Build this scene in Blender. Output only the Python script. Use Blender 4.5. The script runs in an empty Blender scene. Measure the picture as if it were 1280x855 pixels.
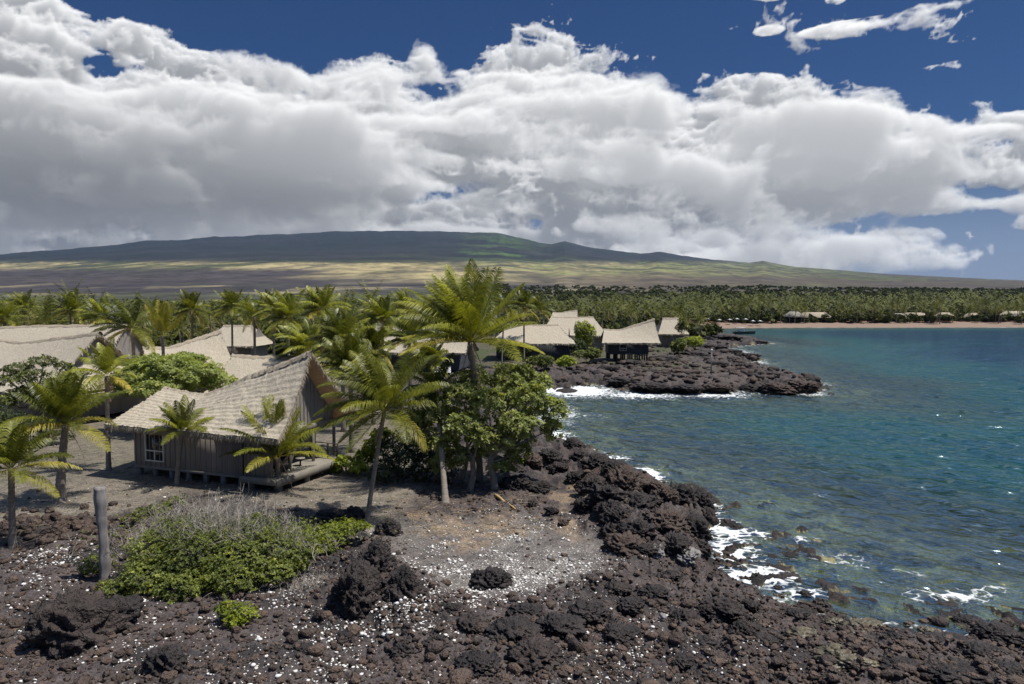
import bpy, math, random
import numpy as np
from mathutils import Vector, Matrix

# ------------------------------------------------------------------ camera, sky, sun, exposure
scene = bpy.context.scene
COL = scene.collection
FPX = 914.0                      # focal length in pixels of a 1280 wide frame
CAM_Z = 12.0
PITCH = math.atan((427.5 - 378.0) / FPX)
cam_data = bpy.data.cameras.new('camera')
cam = bpy.data.objects.new('camera', cam_data); COL.objects.link(cam)
cam.location = (0, 0, CAM_Z)
cam.rotation_euler = (math.pi / 2 - PITCH, 0, 0)
cam_data.sensor_width = 36.0
cam_data.lens = 36.0 * FPX / 1280.0
cam_data.clip_start = 0.1
cam_data.clip_end = 60000
scene.camera = cam

SUN_EL = math.radians(66)
SUN_AZ = math.radians(97)        # clockwise from +Y
sun_vec = Vector((math.cos(SUN_EL) * math.sin(SUN_AZ), math.cos(SUN_EL) * math.cos(SUN_AZ), math.sin(SUN_EL)))
sl = bpy.data.lights.new('sun', 'SUN'); sl.energy = 5.0; sl.angle = math.radians(0.6); sl.color = (1.0, .95, .87)
so = bpy.data.objects.new('sun', sl); COL.objects.link(so)
so.rotation_euler = (-sun_vec).to_track_quat('-Z', 'Y').to_euler()
so.location = (0, 0, 60)

vs = scene.view_settings
vs.view_transform = 'Standard'; vs.look = 'None'; vs.gamma = 1; vs.use_curve_mapping = False
vs.exposure = 0.12

def N(nt, typ, **kw):
    n = nt.nodes.new(typ)
    for k, v in kw.items():
        if k.startswith('i_'):
            key = k[2:]
            key = int(key) if key.isdigit() else key.replace('_', ' ')
            if isinstance(v, bpy.types.NodeSocket): nt.links.new(v, n.inputs[key])
            else: n.inputs[key].default_value = v
        else: setattr(n, k, v)
    return n
def M(nt, op, a, b=None, c=None, clamp=False):
    n = nt.nodes.new('ShaderNodeMath'); n.operation = op; n.use_clamp = clamp
    for i, v in enumerate((a, b, c)):
        if v is None: continue
        if isinstance(v, bpy.types.NodeSocket): nt.links.new(v, n.inputs[i])
        else: n.inputs[i].default_value = v
    return n.outputs[0]
def MR(nt, v, a, b, c=0.0, d=1.0, smooth=False):
    n = nt.nodes.new('ShaderNodeMapRange'); n.clamp = True
    if smooth: n.interpolation_type = 'SMOOTHSTEP'
    for i, q in enumerate((v, a, b, c, d)):
        if isinstance(q, bpy.types.NodeSocket): nt.links.new(q, n.inputs[i])
        else: n.inputs[i].default_value = q
    return n.outputs[0]
def MIXC(nt, f, a, b, blend='MIX'):
    n = nt.nodes.new('ShaderNodeMix'); n.data_type = 'RGBA'; n.blend_type = blend
    for k, q in ((0, f), (6, a), (7, b)):
        if isinstance(q, bpy.types.NodeSocket): nt.links.new(q, n.inputs[k])
        elif k == 0: n.inputs[0].default_value = q
        else: n.inputs[k].default_value = tuple(q) + ((1,) if len(q) == 3 else ())
    return n.outputs[2]
def XYZ(nt, x, y, z=0.0):
    n = nt.nodes.new('ShaderNodeCombineXYZ')
    for i, q in enumerate((x, y, z)):
        if isinstance(q, bpy.types.NodeSocket): nt.links.new(q, n.inputs[i])
        else: n.inputs[i].default_value = q
    return n.outputs[0]

world = bpy.data.worlds.new('World'); scene.world = world; world.use_nodes = True
nt = world.node_tree; nt.nodes.clear()
sky = N(nt, 'ShaderNodeTexSky', sky_type='NISHITA', sun_disc=False, sun_elevation=SUN_EL, sun_rotation=SUN_AZ, altitude=20, air_density=1.0, dust_density=.6, ozone_density=2.5)
tc = nt.nodes.new('ShaderNodeTexCoord')
nrm = N(nt, 'ShaderNodeVectorMath', operation='NORMALIZE', i_0=tc.outputs['Generated'])
E = M(nt, 'ARCSINE', N(nt, 'ShaderNodeSeparateXYZ', i_0=nrm.outputs[0]).outputs[2])
skyc = MIXC(nt, 1.0, sky.outputs[0], (.135, .235, .40, 1), 'MULTIPLY')
skyc = MIXC(nt, MR(nt, E, .42, .75), skyc, MIXC(nt, 1.0, sky.outputs[0], (1.1, 1.15, 1.2, 1), 'MULTIPLY'))  # sky above the frame brightened, as added fill light for the land
horizon = MIXC(nt, MR(nt, E, .19, .02, 0, .9, smooth=True), skyc, (2.5, 3.0, 4.0, 1))
bg = N(nt, 'ShaderNodeBackground', i_Color=horizon, i_Strength=.1)
wo = nt.nodes.new('ShaderNodeOutputWorld'); nt.links.new(bg.outputs[0], wo.inputs[0])
world.cycles.sampling_method = 'MANUAL'; world.cycles.sample_map_resolution = 512
cy = scene.cycles
cy.use_denoising = True
cy.max_bounces = 6; cy.diffuse_bounces = 2; cy.glossy_bounces = 2; cy.transmission_bounces = 3; cy.transparent_max_bounces = 10; cy.volume_bounces = 0
cy.caustics_reflective = False; cy.caustics_refractive = False

# ------------------------------------------------------------------ helpers
CP, SP = math.cos(PITCH), math.sin(PITCH)
def ray(px, py):
    a, b = (px - 640.0), (427.5 - py)
    return np.array([a, FPX * CP + b * SP, -FPX * SP + b * CP])
def at(px, py, z=0.0):
    d = ray(px, py); return np.array([0, 0, CAM_Z]) + d * ((z - CAM_Z) / d[2])
def atD(px, py, D):
    d = ray(px, py); return np.array([0, 0, CAM_Z]) + d * (D / d[1])
def smooth(a, b, x):
    t = np.clip((x - a) / (b - a), 0, 1); return t * t * (3 - 2 * t)
def _h(ix, iy, seed):
    n = (ix.astype(np.int64) * 374761393 + iy.astype(np.int64) * 668265263 + seed * 1274126177) & 0xffffffff
    n = ((n ^ (n >> 13)) * 1274126177) & 0xffffffff
    return ((n ^ (n >> 16)) & 0xffff) / 32767.5 - 1.0
def vnoise(x, y, seed=0):
    x = np.asarray(x, float); y = np.asarray(y, float)
    ix = np.floor(x); iy = np.floor(y); fx = x - ix; fy = y - iy
    ux = fx * fx * fx * (fx * (fx * 6 - 15) + 10); uy = fy * fy * fy * (fy * (fy * 6 - 15) + 10)
    a = _h(ix, iy, seed); b = _h(ix + 1, iy, seed); c = _h(ix, iy + 1, seed); d = _h(ix + 1, iy + 1, seed)
    return (a * (1 - ux) + b * ux) * (1 - uy) + (c * (1 - ux) + d * ux) * uy
def fbm(x, y, octs=4, seed=0, gain=.5):
    s = 0; a = 1; t = 0
    for o in range(octs):
        s = s + a * vnoise(x * 2 ** o + 17.3 * o, y * 2 ** o - 9.1 * o, seed + o); t += a; a *= gain
    return s / t
def ridged(x, y, octs=4, seed=0, gain=.55):
    s = 0; a = 1; t = 0
    for o in range(octs):
        s = s + a * (1 - np.abs(vnoise(x * 2.1 ** o + 5.3 * o, y * 2.1 ** o + 3.1 * o, seed + o)) * 1.8); t += a; a *= gain
    return s / t
def poly_sd(x, y, P, block=200000):
    """signed distance to a closed polygon, positive inside"""
    x = np.asarray(x, float).ravel(); y = np.asarray(y, float).ravel(); out = np.empty(len(x))
    P = np.asarray(P, float); Q = np.roll(P, -1, 0)
    for s in range(0, len(x), block):
        X = x[s:s + block]; Y = y[s:s + block]; best = np.full(len(X), 1e18); ins = np.zeros(len(X), bool)
        for (ax, ay), (bx, by) in zip(P, Q):
            ex, ey = bx - ax, by - ay; t = np.clip(((X - ax) * ex + (Y - ay) * ey) / (ex * ex + ey * ey + 1e-12), 0, 1)
            dx = X - ax - t * ex; dy = Y - ay - t * ey; best = np.minimum(best, dx * dx + dy * dy)
            if ay != by:
                c = ((ay > Y) != (by > Y)) & (X < (bx - ax) * (Y - ay) / (by - ay) + ax); ins ^= c
        d = np.sqrt(best); out[s:s + block] = np.where(ins, d, -d)
    return out
def pix_poly(pts, z=1.8): return [tuple(at(a, b, z)[:2]) for a, b in pts]
def mesh_np(name, V, F4=None, F3=None, smooth_=True):
    me = bpy.data.meshes.new(name)
    V = np.asarray(V, np.float32)
    loops = []; starts = []; n = 0
    if F4 is not None and len(F4):
        F4 = np.asarray(F4, np.int32); loops.append(F4.ravel()); starts.append(np.arange(len(F4)) * 4); n = F4.size
    if F3 is not None and len(F3):
        F3 = np.asarray(F3, np.int32); loops.append(F3.ravel()); starts.append(n + np.arange(len(F3)) * 3)
    loops = np.concatenate(loops).astype(np.int32); starts = np.concatenate(starts).astype(np.int32)
    me.vertices.add(len(V)); me.vertices.foreach_set('co', V.ravel())
    me.loops.add(len(loops)); me.loops.foreach_set('vertex_index', loops)
    me.polygons.add(len(starts)); me.polygons.foreach_set('loop_start', starts)
    if smooth_: me.polygons.foreach_set('use_smooth', np.ones(len(starts), bool))
    me.update(calc_edges=True)
    return me
def set_attr(me, name, vals):
    vals = np.asarray(vals, np.float32)
    if vals.ndim == 2:
        a = me.attributes.new(name, 'FLOAT_COLOR', 'POINT')
        if vals.shape[1] == 3: vals = np.hstack([vals, np.ones((len(vals), 1), np.float32)])
        a.data.foreach_set('color', vals.ravel())
    else:
        a = me.attributes.new(name, 'FLOAT', 'POINT'); a.data.foreach_set('value', vals)
def link(name, me, mat=None, parent=None, loc=None):
    o = bpy.data.objects.new(name, me); COL.objects.link(o)
    if mat is not None and not me.materials: me.materials.append(mat)
    if parent is not None: o.parent = parent
    if loc is not None: o.location = loc
    return o
def tag(o, label=None, cat=None, group=None, kind=None):
    for k, v in (('label', label), ('category', cat), ('group', group), ('kind', kind)):
        if v: o[k] = v
    return o
def empty(name, loc, rz=0.0):
    o = bpy.data.objects.new(name, None); COL.objects.link(o); o.location = loc; o.rotation_euler = (0, 0, rz); o.empty_display_size = .3
    return o
def copy_tree(o, parent=None):
    c = o.copy(); COL.objects.link(c); c.parent = parent
    for ch in list(o.children): copy_tree(ch, c)
    return c
class MB:
    """collects shapes, builds ONE mesh object"""
    def __init__(s): s.V = []; s.F4 = []; s.F3 = []; s.n = 0; s.A = []
    def add(s, V, F4=None, F3=None, a=None):
        V = np.asarray(V, float).reshape(-1, 3)
        if F4 is not None and len(F4): s.F4.append(np.asarray(F4) + s.n)
        if F3 is not None and len(F3): s.F3.append(np.asarray(F3) + s.n)
        s.V.append(V); s.n += len(V); s.A.append(np.full(len(V), 0.0 if a is None else a) if a is None or np.isscalar(a) else np.asarray(a))
    def box(s, c, d, rz=0.0, tilt=None, a=None):
        x, y, z = [q / 2 for q in d]
        b = min(x, y, z) * .12                # small chamfer on the long edges
        P = []
        for zz, k in ((-z, 1), (-z + b, 0), (z - b, 0), (z, 1)):
            o = b * k
            for sx, sy in ((-1, -1), (1, -1), (1, 1), (-1, 1)): P.append((sx * (x - o), sy * (y - o), zz))
        P = np.array(P)
        if tilt is not None: P = P @ np.array(tilt).T
        cs, sn = math.cos(rz), math.sin(rz); P = P @ np.array([[cs, sn, 0], [-sn, cs, 0], [0, 0, 1]]) + np.array(c)
        F = [(3, 2, 1, 0), (12, 13, 14, 15)]
        for L in range(3):
            for i in range(4): j = (i + 1) % 4; F.append((L * 4 + i, L * 4 + j, L * 4 + 4 + j, L * 4 + 4 + i))
        s.add(P, F, a=a)
    def tube(s, pts, rad, n=8, a=None, cap=True):
        pts = np.asarray(pts, float); k = len(pts); rad = np.broadcast_to(rad, (k,))
        T = np.gradient(pts, axis=0); T /= np.linalg.norm(T, axis=1)[:, None] + 1e-9
        ref = np.array([0, 0, 1.]) if abs(T[0][2]) < .9 else np.array([1., 0, 0])
        u = np.cross(T, ref); u /= np.linalg.norm(u, axis=1)[:, None] + 1e-9; v = np.cross(T, u)
        th = np.arange(n) * 2 * math.pi / n
        V = pts[:, None] + rad[:, None, None] * (np.cos(th)[None, :, None] * u[:, None] + np.sin(th)[None, :, None] * v[:, None])
        i = np.arange(k - 1)[:, None] * n; j = np.arange(n)[None]; j2 = (j + 1) % n
        F = np.stack([i + j, i + j2, i + n + j2, i + n + j], -1).reshape(-1, 4)
        V = V.reshape(-1, 3); F3 = []
        if cap:
            c0 = len(V); V = np.vstack([V, pts[:1], pts[-1:]])
            for q in range(n): F3 += [(c0, (q + 1) % n, q), (c0 + 1, (k - 1) * n + q, (k - 1) * n + (q + 1) % n)]
        if a is not None and not np.isscalar(a): a = np.concatenate([np.repeat(a, n), [a[0], a[-1]] if cap else []])
        s.add(V, F, F3, a)
    def build(s, name, mat, parent=None, smooth_=False, attr='tint'):
        me = mesh_np(name, np.vstack(s.V), np.vstack(s.F4) if s.F4 else None, np.vstack(s.F3) if s.F3 else None, smooth_)
        set_attr(me, attr, np.concatenate(s.A))
        return link(name, me, mat, parent)

# ------------------------------------------------------------------ the lie of the land
coast_px = [(1700, 870), (1420, 822), (1280, 806), (1210, 800), (1160, 793), (1110, 785), (1060, 778), (1010, 772), (968, 758), (930, 740), (905, 722), (888, 702), (880, 684), (888, 662), (893, 648), (888, 630),
            (862, 622), (836, 612), (806, 602), (796, 588), (765, 574), (735, 566), (712, 556), (692, 552), (676, 541), (668, 522), (670, 502), (680, 487), (715, 482), (745, 481), (800, 491), (850, 492),
            (905, 491), (950, 489), (990, 491), (1018, 489), (1024, 480), (1000, 473), (975, 467), (950, 461), (937, 455), (945, 449), (925, 445), (905, 440), (900, 435), (935, 432), (962, 429), (940, 424),
            (900, 420), (880, 418), (868, 413), (900, 410.4), (1000, 409.6), (1280, 409.2), (2200, 411)]
LAND = [(60, -900)] + [tuple(at(a, b, 0)[:2]) for a, b in coast_px] + [(22000, 900), (22000, 40000), (-40000, 40000), (-40000, -900)]
P_yard = pix_poly([(-200, 665), (0, 665), (60, 640), (130, 640), (240, 610), (330, 625), (400, 635), (455, 655), (500, 640), (520, 600), (560, 545), (420, 480), (-300, 440), (-700, 560)], 2.0)
P_cove = pix_poly([(470, 650), (540, 640), (620, 640), (660, 625), (700, 640), (770, 660), (775, 690), (740, 700), (690, 722), (640, 732), (560, 728), (500, 700), (475, 680)], 1.7)
P_tan = pix_poly([(690, 600), (720, 590), (735, 600), (735, 640), (715, 660), (690, 640)], 1.9)
P_tan2 = pix_poly([(490, 640), (520, 650), (560, 672), (600, 668), (660, 640), (640, 618), (600, 640), (540, 630), (500, 618)], 1.9)
P_head = pix_poly([(668, 560), (700, 566), (735, 578), (770, 588), (800, 606), (850, 616), (884, 630), (886, 655), (872, 690), (830, 690), (790, 680), (768, 655), (740, 640), (735, 600), (700, 588), (672, 590)], 1.2)
P_shelf = pix_poly([(720, 470), (760, 462), (820, 450), (870, 455), (930, 458), (960, 466), (950, 478), (860, 478), (780, 474)], 1.2)
P_mound = pix_poly([(405, 745), (415, 700), (450, 668), (500, 660), (505, 690), (560, 740), (560, 790), (480, 800)], 1.9)

SKY_PX = [(-900, 345), (-300, 330), (0, 318), (200, 301), (300, 295), (430, 290), (540, 289), (600, 291), (622, 292), (645, 297), (662, 300), (675, 304), (690, 305.5), (706, 302), (722, 307), (760, 313), (800, 318), (822, 315.5), (850, 320), (900, 325), (935, 329), (952, 326.5), (985, 333), (1050, 338), (1100, 342), (1280, 351), (1500, 360), (2400, 372)]
SKX = np.array([math.atan((a - 640) / FPX) for a, b in SKY_PX]); SKT = np.array([(378 - b) / FPX for a, b in SKY_PX])
PPX = np.array([math.atan((a - 640) / FPX) for a in (0, 600, 900, 1280)]); PPP = np.array([1.50, 1.45, 1.25, 1.05])
def far_h(x, y):
    r = np.hypot(x, y); az = np.arctan2(x, y)
    te = np.interp(az, SKX, SKT) * np.cos(np.clip(az, -1, 1)); p = np.interp(az, PPX, PPP)
    hs = 9 + 9000 * te
    t = np.clip((r - 450) / 8550, 0, 1)
    h = hs * t ** p
    h = h * (1 + .10 * fbm(x / 1500, y / 1500, 4, 31) * smooth(0, .3, t) * (1 - smooth(.72, .97, t)))
    h = h + ridged(x / 420, y / 420, 3, 35) * 5 * smooth(1200, 3000, r) * (1 - smooth(8000, 8900, r)) + fbm(x / 90, y / 90, 3, 36) * 1.2 * smooth(500, 1200, r)
    h = h + (fbm(az * 26, r / 1500, 4, 71) * 16 + fbm(az * 120, r / 900, 3, 75) * 5) * smooth(5500, 8500, r) * smooth(.5, .2, az)
    h = h - np.clip(r - 9000, 0, 1e9) * .16
    return h
def land(x, y, detail=True):
    """height, coast distance, roughness"""
    sh = np.shape(x); x = np.asarray(x, float).ravel(); y = np.asarray(y, float).ravel()
    r = np.hypot(x, y)
    near = r < 900
    sd = np.full(len(x), 400.0)
    if near.any(): sd[near] = poly_sd(x[near], y[near], LAND)
    amp = np.clip(r / 55, .5, 2.4) * (1 - smooth(300, 330, r) * .8)
    s = sd + fbm(x / 4, y / 4, 4, 3) * amp
    hl = 1.15 * (1 - np.exp(-np.clip(s, 0, 1e9) / 1.8)) + .75 * (1 - np.exp(-np.clip(s, 0, 1e9) / 16))
    beach = smooth(290, 325, r)
    hl = hl * (1 - beach) + beach * (np.clip(s, 0, 22) * .10 + np.clip(s - 22, 0, 60) * .02)
    d = np.clip(-s, 0, 1e9)
    hu = -(.06 + .075 * d + .0035 * d * d) * (.30 + .70 * smooth(36, 60, r)); hu = np.maximum(hu, -14)
    h = np.where(s > 0, hl, hu)
    n4 = near & (r < 420)
    rough = np.zeros(len(x)); masks = {k: np.zeros(len(x)) for k in ('yard', 'cove', 'tan', 'head', 'shelf', 'mound')}
    xs, ys = x[n4], y[n4]
    if n4.any():
        w = fbm(xs / 1.7, ys / 1.7, 3, 8) * .8
        for k, P, so in (('yard', P_yard, 1.0), ('cove', P_cove, .8), ('tan', P_tan, .6), ('head', P_head, .8), ('shelf', P_shelf, 3), ('mound', P_mound, .8)):
            masks[k][n4] = smooth(-so, so, poly_sd(xs, ys, P) + w * (1 if k != 'shelf' else 3))
        t2 = smooth(-.6, .6, poly_sd(xs, ys, P_tan2) + w); masks['tan'][n4] = np.maximum(masks['tan'][n4], t2)
        rg = (.22 + .30 * smooth(16, 4, np.abs(s[n4])) + .25 * smooth(70, 110, r[n4]))
        inland = smooth(10, 34, s[n4]) * smooth(34, 60, r[n4]); rg = rg * (1 - .8 * inland)
        flat = np.maximum.reduce([masks['yard'][n4], masks['cove'][n4], masks['tan'][n4] * .8, masks['shelf'][n4] * .35])
        rg = rg * (1 - .94 * flat) * (1 - beach[n4])
        rg = rg + .25 * masks['mound'][n4]
        under = np.where(s[n4] < 0, smooth(-14, -1, s[n4]) * .75 + .12, 1); rg = rg * under
        rough[n4] = rg
        add = masks['head'][n4] * (.45 + .75 * np.clip(ridged(xs / 3.2, ys / 3.2, 3, 77), -.3, 1)) * smooth(-.5, .9, s[n4])
        add += masks['mound'][n4] * .35 - masks['cove'][n4] * .28
        if detail:
            wx = xs + fbm(xs / .9, ys / .9, 2, 51) * .35; wy = ys + fbm(xs / .9 + 9, ys / .9, 2, 52) * .35
            big = ridged(wx / 2.3, wy / 2.3, 3, 11) - .35; mid = ridged(wx / .8, wy / .8, 3, 21) - .35; fin = ridged(wx / .27, wy / .27, 2, 25) - .4
            add += rg * (big * 1.0 + mid * .42 + fin * .14)
            add += (1 - rg / .6).clip(0, 1) * fbm(xs / .5, ys / .5, 3, 61) * .025 * (r[n4] < 120)
        h[n4] += add
        low = fbm(xs / 6, ys / 6, 2, 91) * .18 * smooth(1, 8, s[n4]) * (1 - masks['yard'][n4] * .7); h[n4] += low
    wf = smooth(430, 620, r)
    h = h + wf * far_h(x, y)
    return [q.reshape(sh) for q in (h, s, rough)] + [{k: v.reshape(sh) for k, v in masks.items()}]
def H(x, y, detail=False): return float(land(np.array([x]), np.array([y]), detail)[0][0])
def ground_at(px, py):
    z = 2.0
    for _ in range(8):
        p = at(px, py, z); z = .5 * z + .5 * H(p[0], p[1])
    p = at(px, py, z); return np.array([p[0], p[1], z])
def Hn(xy, detail=False):
    xy = np.asarray(xy); return land(xy[:, 0], xy[:, 1], detail)[0]

def polar(az0, azs, rs):
    A, R = np.meshgrid(azs, rs); return R * np.sin(A), R * np.cos(A)
def grid_faces(nr, nc):
    i = np.arange(nr - 1)[:, None] * nc; j = np.arange(nc - 1)[None]
    return np.stack([i + j, i + j + 1, i + nc + j + 1, i + nc + j], -1).reshape(-1, 4)
azs = np.concatenate([np.linspace(-1.25, -.66, 45)[:-1], np.linspace(-.66, .66, 1000), np.linspace(.66, 1.25, 45)[1:]])
rs = [7.0]
while rs[-1] < 13500:
    q = rs[-1]; rs.append(q * (1 + (.02 if q < 18 else .0047 if q < 75 else .0052 if q < 150 else .009 if q < 600 else .02)))
rs = np.array(rs)
GX, GY = polar(0, azs, rs)
gh, gs, grough, gm = land(GX, GY)
gr = np.hypot(GX, GY)
print('ground grid', GX.shape)

# surface colours of the land, as albedo; the upper mountain's also holds cloud shade
def lerp(a, b, t): return a * (1 - t[..., None]) + np.asarray(b) * t[..., None]
c = np.zeros(GX.shape + (3,)) + np.array([.072, .060, .057])
n_a = fbm(GX / 2.6, GY / 2.6, 4, 101); n_b = fbm(GX / .7, GY / .7, 3, 111)
c = lerp(c, (.026, .024, .025), smooth(-.1, .35, n_a) * .8)
c = lerp(c, (.085, .062, .052), smooth(.1, .5, n_b) * .45)
c = lerp(c, (.175, .152, .12), np.clip(gm['yard'], 0, 1) * .9)
c = lerp(c, (.165, .150, .135), gm['cove'] * (.45 + .35 * smooth(-.3, .4, n_a)))
c = lerp(c, (.26, .19, .12), gm['tan'] * smooth(-.25, .35, n_b + .1) * .6)
c = lerp(c, (.085, .068, .060), gm['shelf'] * .45)
c = lerp(c, (.075, .05, .042), gm['head'] * smooth(0, .4, n_a) * .7)
# soil under the trees behind the shore
inl = smooth(9, 22, gs) * smooth(36, 55, gr) * (1 - smooth(420, 520, gr)) * (1 - gm['yard'] * .75)
c = lerp(c, (.085, .075, .045), inl * .8)
c = lerp(c, (.05, .065, .022), inl * smooth(0, .3, fbm(GX / 7, GY / 7, 3, 5)) * .85)
# wet black rock near the water line, olive growth just under it
wet = smooth(1.0, .15, gh) * (gr < 300)
c = c * (1 - .55 * wet[..., None])
und = (gh < -.02)
c = np.where(und[..., None], lerp(np.zeros_like(c) + np.array([.13, .11, .06]), (.22, .20, .10), smooth(-.1, .4, fbm(GX / 2.2, GY / 2.2, 3, 141))), c)
c = np.where(und[..., None], lerp(c, (.03, .028, .022), smooth(.05, .35, fbm(GX / 1.3, GY / 1.3, 4, 151))), c)
sand = smooth(295, 322, gr) * smooth(36, 26, gs) * (gs > 0)
c = lerp(c, (.23, .165, .125), sand); c = lerp(c, (.30, .12, .08), sand * smooth(20, 24, gs) * .6)
# far plains and mountain slopes
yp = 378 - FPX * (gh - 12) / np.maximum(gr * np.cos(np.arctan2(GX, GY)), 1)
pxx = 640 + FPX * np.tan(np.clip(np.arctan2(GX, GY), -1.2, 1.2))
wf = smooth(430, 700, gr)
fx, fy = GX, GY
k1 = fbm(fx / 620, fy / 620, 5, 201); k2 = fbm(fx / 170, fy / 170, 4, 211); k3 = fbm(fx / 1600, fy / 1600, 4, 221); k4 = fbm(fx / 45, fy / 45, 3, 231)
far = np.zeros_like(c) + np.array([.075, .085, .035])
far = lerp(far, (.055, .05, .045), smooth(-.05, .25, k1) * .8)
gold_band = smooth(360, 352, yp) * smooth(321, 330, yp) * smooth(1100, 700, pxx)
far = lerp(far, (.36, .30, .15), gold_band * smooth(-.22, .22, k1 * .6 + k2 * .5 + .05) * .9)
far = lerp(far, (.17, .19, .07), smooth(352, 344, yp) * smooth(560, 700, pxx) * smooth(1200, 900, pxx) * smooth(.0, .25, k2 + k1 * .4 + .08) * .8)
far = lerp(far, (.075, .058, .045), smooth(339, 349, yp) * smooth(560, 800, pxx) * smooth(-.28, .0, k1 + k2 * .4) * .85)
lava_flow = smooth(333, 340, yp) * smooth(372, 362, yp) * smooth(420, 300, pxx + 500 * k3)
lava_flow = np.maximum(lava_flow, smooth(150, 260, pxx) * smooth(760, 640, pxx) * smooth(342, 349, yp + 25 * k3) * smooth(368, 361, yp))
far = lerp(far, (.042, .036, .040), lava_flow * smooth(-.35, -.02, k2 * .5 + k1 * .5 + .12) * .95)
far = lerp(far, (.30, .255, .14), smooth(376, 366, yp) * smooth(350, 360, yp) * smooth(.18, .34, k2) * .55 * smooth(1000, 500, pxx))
upper = smooth(331, 322, yp)  # dark forest tone, with the shade of the clouds put in
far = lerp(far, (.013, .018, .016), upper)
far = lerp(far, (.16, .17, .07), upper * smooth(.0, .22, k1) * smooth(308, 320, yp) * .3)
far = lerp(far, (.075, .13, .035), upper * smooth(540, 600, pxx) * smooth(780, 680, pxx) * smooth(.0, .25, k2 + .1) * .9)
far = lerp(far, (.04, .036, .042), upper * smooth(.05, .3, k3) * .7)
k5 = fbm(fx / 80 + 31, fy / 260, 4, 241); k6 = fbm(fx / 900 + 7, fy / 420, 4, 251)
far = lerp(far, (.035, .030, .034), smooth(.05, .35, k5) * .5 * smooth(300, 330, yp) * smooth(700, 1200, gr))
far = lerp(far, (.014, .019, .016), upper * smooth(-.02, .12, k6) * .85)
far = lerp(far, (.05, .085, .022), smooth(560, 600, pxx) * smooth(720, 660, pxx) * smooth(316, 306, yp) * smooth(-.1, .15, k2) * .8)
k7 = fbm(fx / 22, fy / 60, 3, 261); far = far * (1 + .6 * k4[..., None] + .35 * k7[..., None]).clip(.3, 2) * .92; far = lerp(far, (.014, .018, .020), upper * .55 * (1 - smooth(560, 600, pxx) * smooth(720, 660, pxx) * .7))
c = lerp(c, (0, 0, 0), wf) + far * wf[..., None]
coral = np.zeros_like(gs)
cpx = [((70, 690), 34, 1.0), ((640, 700), 75, .9), ((560, 690), 60, .7), ((575, 735), 45, 1.0), ((520, 770), 45, .9), ((700, 680), 70, .5), ((300, 800), 160, .28), ((120, 760), 120, .3), ((450, 835), 140, .3), ((780, 835), 110, .55), ((900, 790), 80, .2), ((640, 650), 70, .45), ((250, 640), 200, .06), ((30, 720), 60, .5)]
for (a, b), rad, am in cpx:
    p = at(a, b, 1.7); q = at(a + rad, b, 1.7); rr = q[0] - p[0]
    coral = np.maximum(coral, am * np.exp(-(((GX - p[0]) / rr) ** 2 + ((GY - p[1]) / (rr * 1.4)) ** 2)))
coral *= smooth(-.35, .25, n_a + .5 * n_b) * smooth(.35, .7, gh)
V = np.stack([GX, GY, gh], -1).reshape(-1, 3)
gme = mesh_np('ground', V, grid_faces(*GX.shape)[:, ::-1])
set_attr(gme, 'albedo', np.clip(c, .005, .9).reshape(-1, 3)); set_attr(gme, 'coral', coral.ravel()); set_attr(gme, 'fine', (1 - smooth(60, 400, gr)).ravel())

def mat(name):
    m = bpy.data.materials.new(name); m.use_nodes = True; m.node_tree.nodes.clear(); return m, m.node_tree
def finish(nt, surf, vol=None):
    o = nt.nodes.new('ShaderNodeOutputMaterial'); nt.links.new(surf, o.inputs['Surface'])
def ATTR(nt, name, out='Fac'): return N(nt, 'ShaderNodeAttribute', attribute_name=name).outputs[out]
def POS(nt): return nt.nodes.new('ShaderNodeNewGeometry').outputs['Position']

m_ground, nt = mat('lava_ground')
p = POS(nt)
ns = N(nt, 'ShaderNodeTexNoise', i_Vector=p, i_Scale=1.6, i_Detail=5.0, i_Roughness=.65).outputs[0]
v = N(nt, 'ShaderNodeTexVoronoi', i_Vector=p, i_Scale=9.0, i_Randomness=1.0)
v2 = N(nt, 'ShaderNodeTexVoronoi', i_Vector=p, i_Scale=21.0, i_Randomness=1.0)
cs = N(nt, 'ShaderNodeSeparateColor', i_Color=v.outputs['Color']); cs2 = N(nt, 'ShaderNodeSeparateColor', i_Color=v2.outputs['Color'])
fine = ATTR(nt, 'fine')
val = M(nt, 'MULTIPLY', MR(nt, ns, .3, .7, .6, 1.4), MR(nt, cs2.outputs[0], 0, 1, .6, 1.45))
val = M(nt, 'ADD', M(nt, 'MULTIPLY', val, fine), M(nt, 'SUBTRACT', 1.0, fine))
base = N(nt, 'ShaderNodeVectorMath', operation='SCALE', i_0=ATTR(nt, 'albedo', 'Color')); nt.links.new(val, base.inputs['Scale'])
cor = ATTR(nt, 'coral')
isc = M(nt, 'MULTIPLY', M(nt, 'GREATER_THAN', M(nt, 'MULTIPLY', cor, .26), cs.outputs[0]), M(nt, 'LESS_THAN', v.outputs['Distance'], MR(nt, cs.outputs[1], 0, 1, .22, .5)))
isc2 = M(nt, 'MULTIPLY', M(nt, 'GREATER_THAN', M(nt, 'MULTIPLY', cor, .25), cs2.outputs[1]), M(nt, 'LESS_THAN', v2.outputs['Distance'], .42))
isc = M(nt, 'MULTIPLY', M(nt, 'MAXIMUM', isc, isc2), fine)
colr = MIXC(nt, isc, base.outputs[0], MIXC(nt, cs.outputs[2], (.42, .38, .33), (.74, .72, .68)))
hgt = M(nt, 'ADD', M(nt, 'MULTIPLY', M(nt, 'SUBTRACT', 1.0, v.outputs['Distance']), .035), M(nt, 'ADD', M(nt, 'MULTIPLY', M(nt, 'SUBTRACT', 1.0, v2.outputs['Distance']), .018), M(nt, 'MULTIPLY', ns, .12)))
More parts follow.
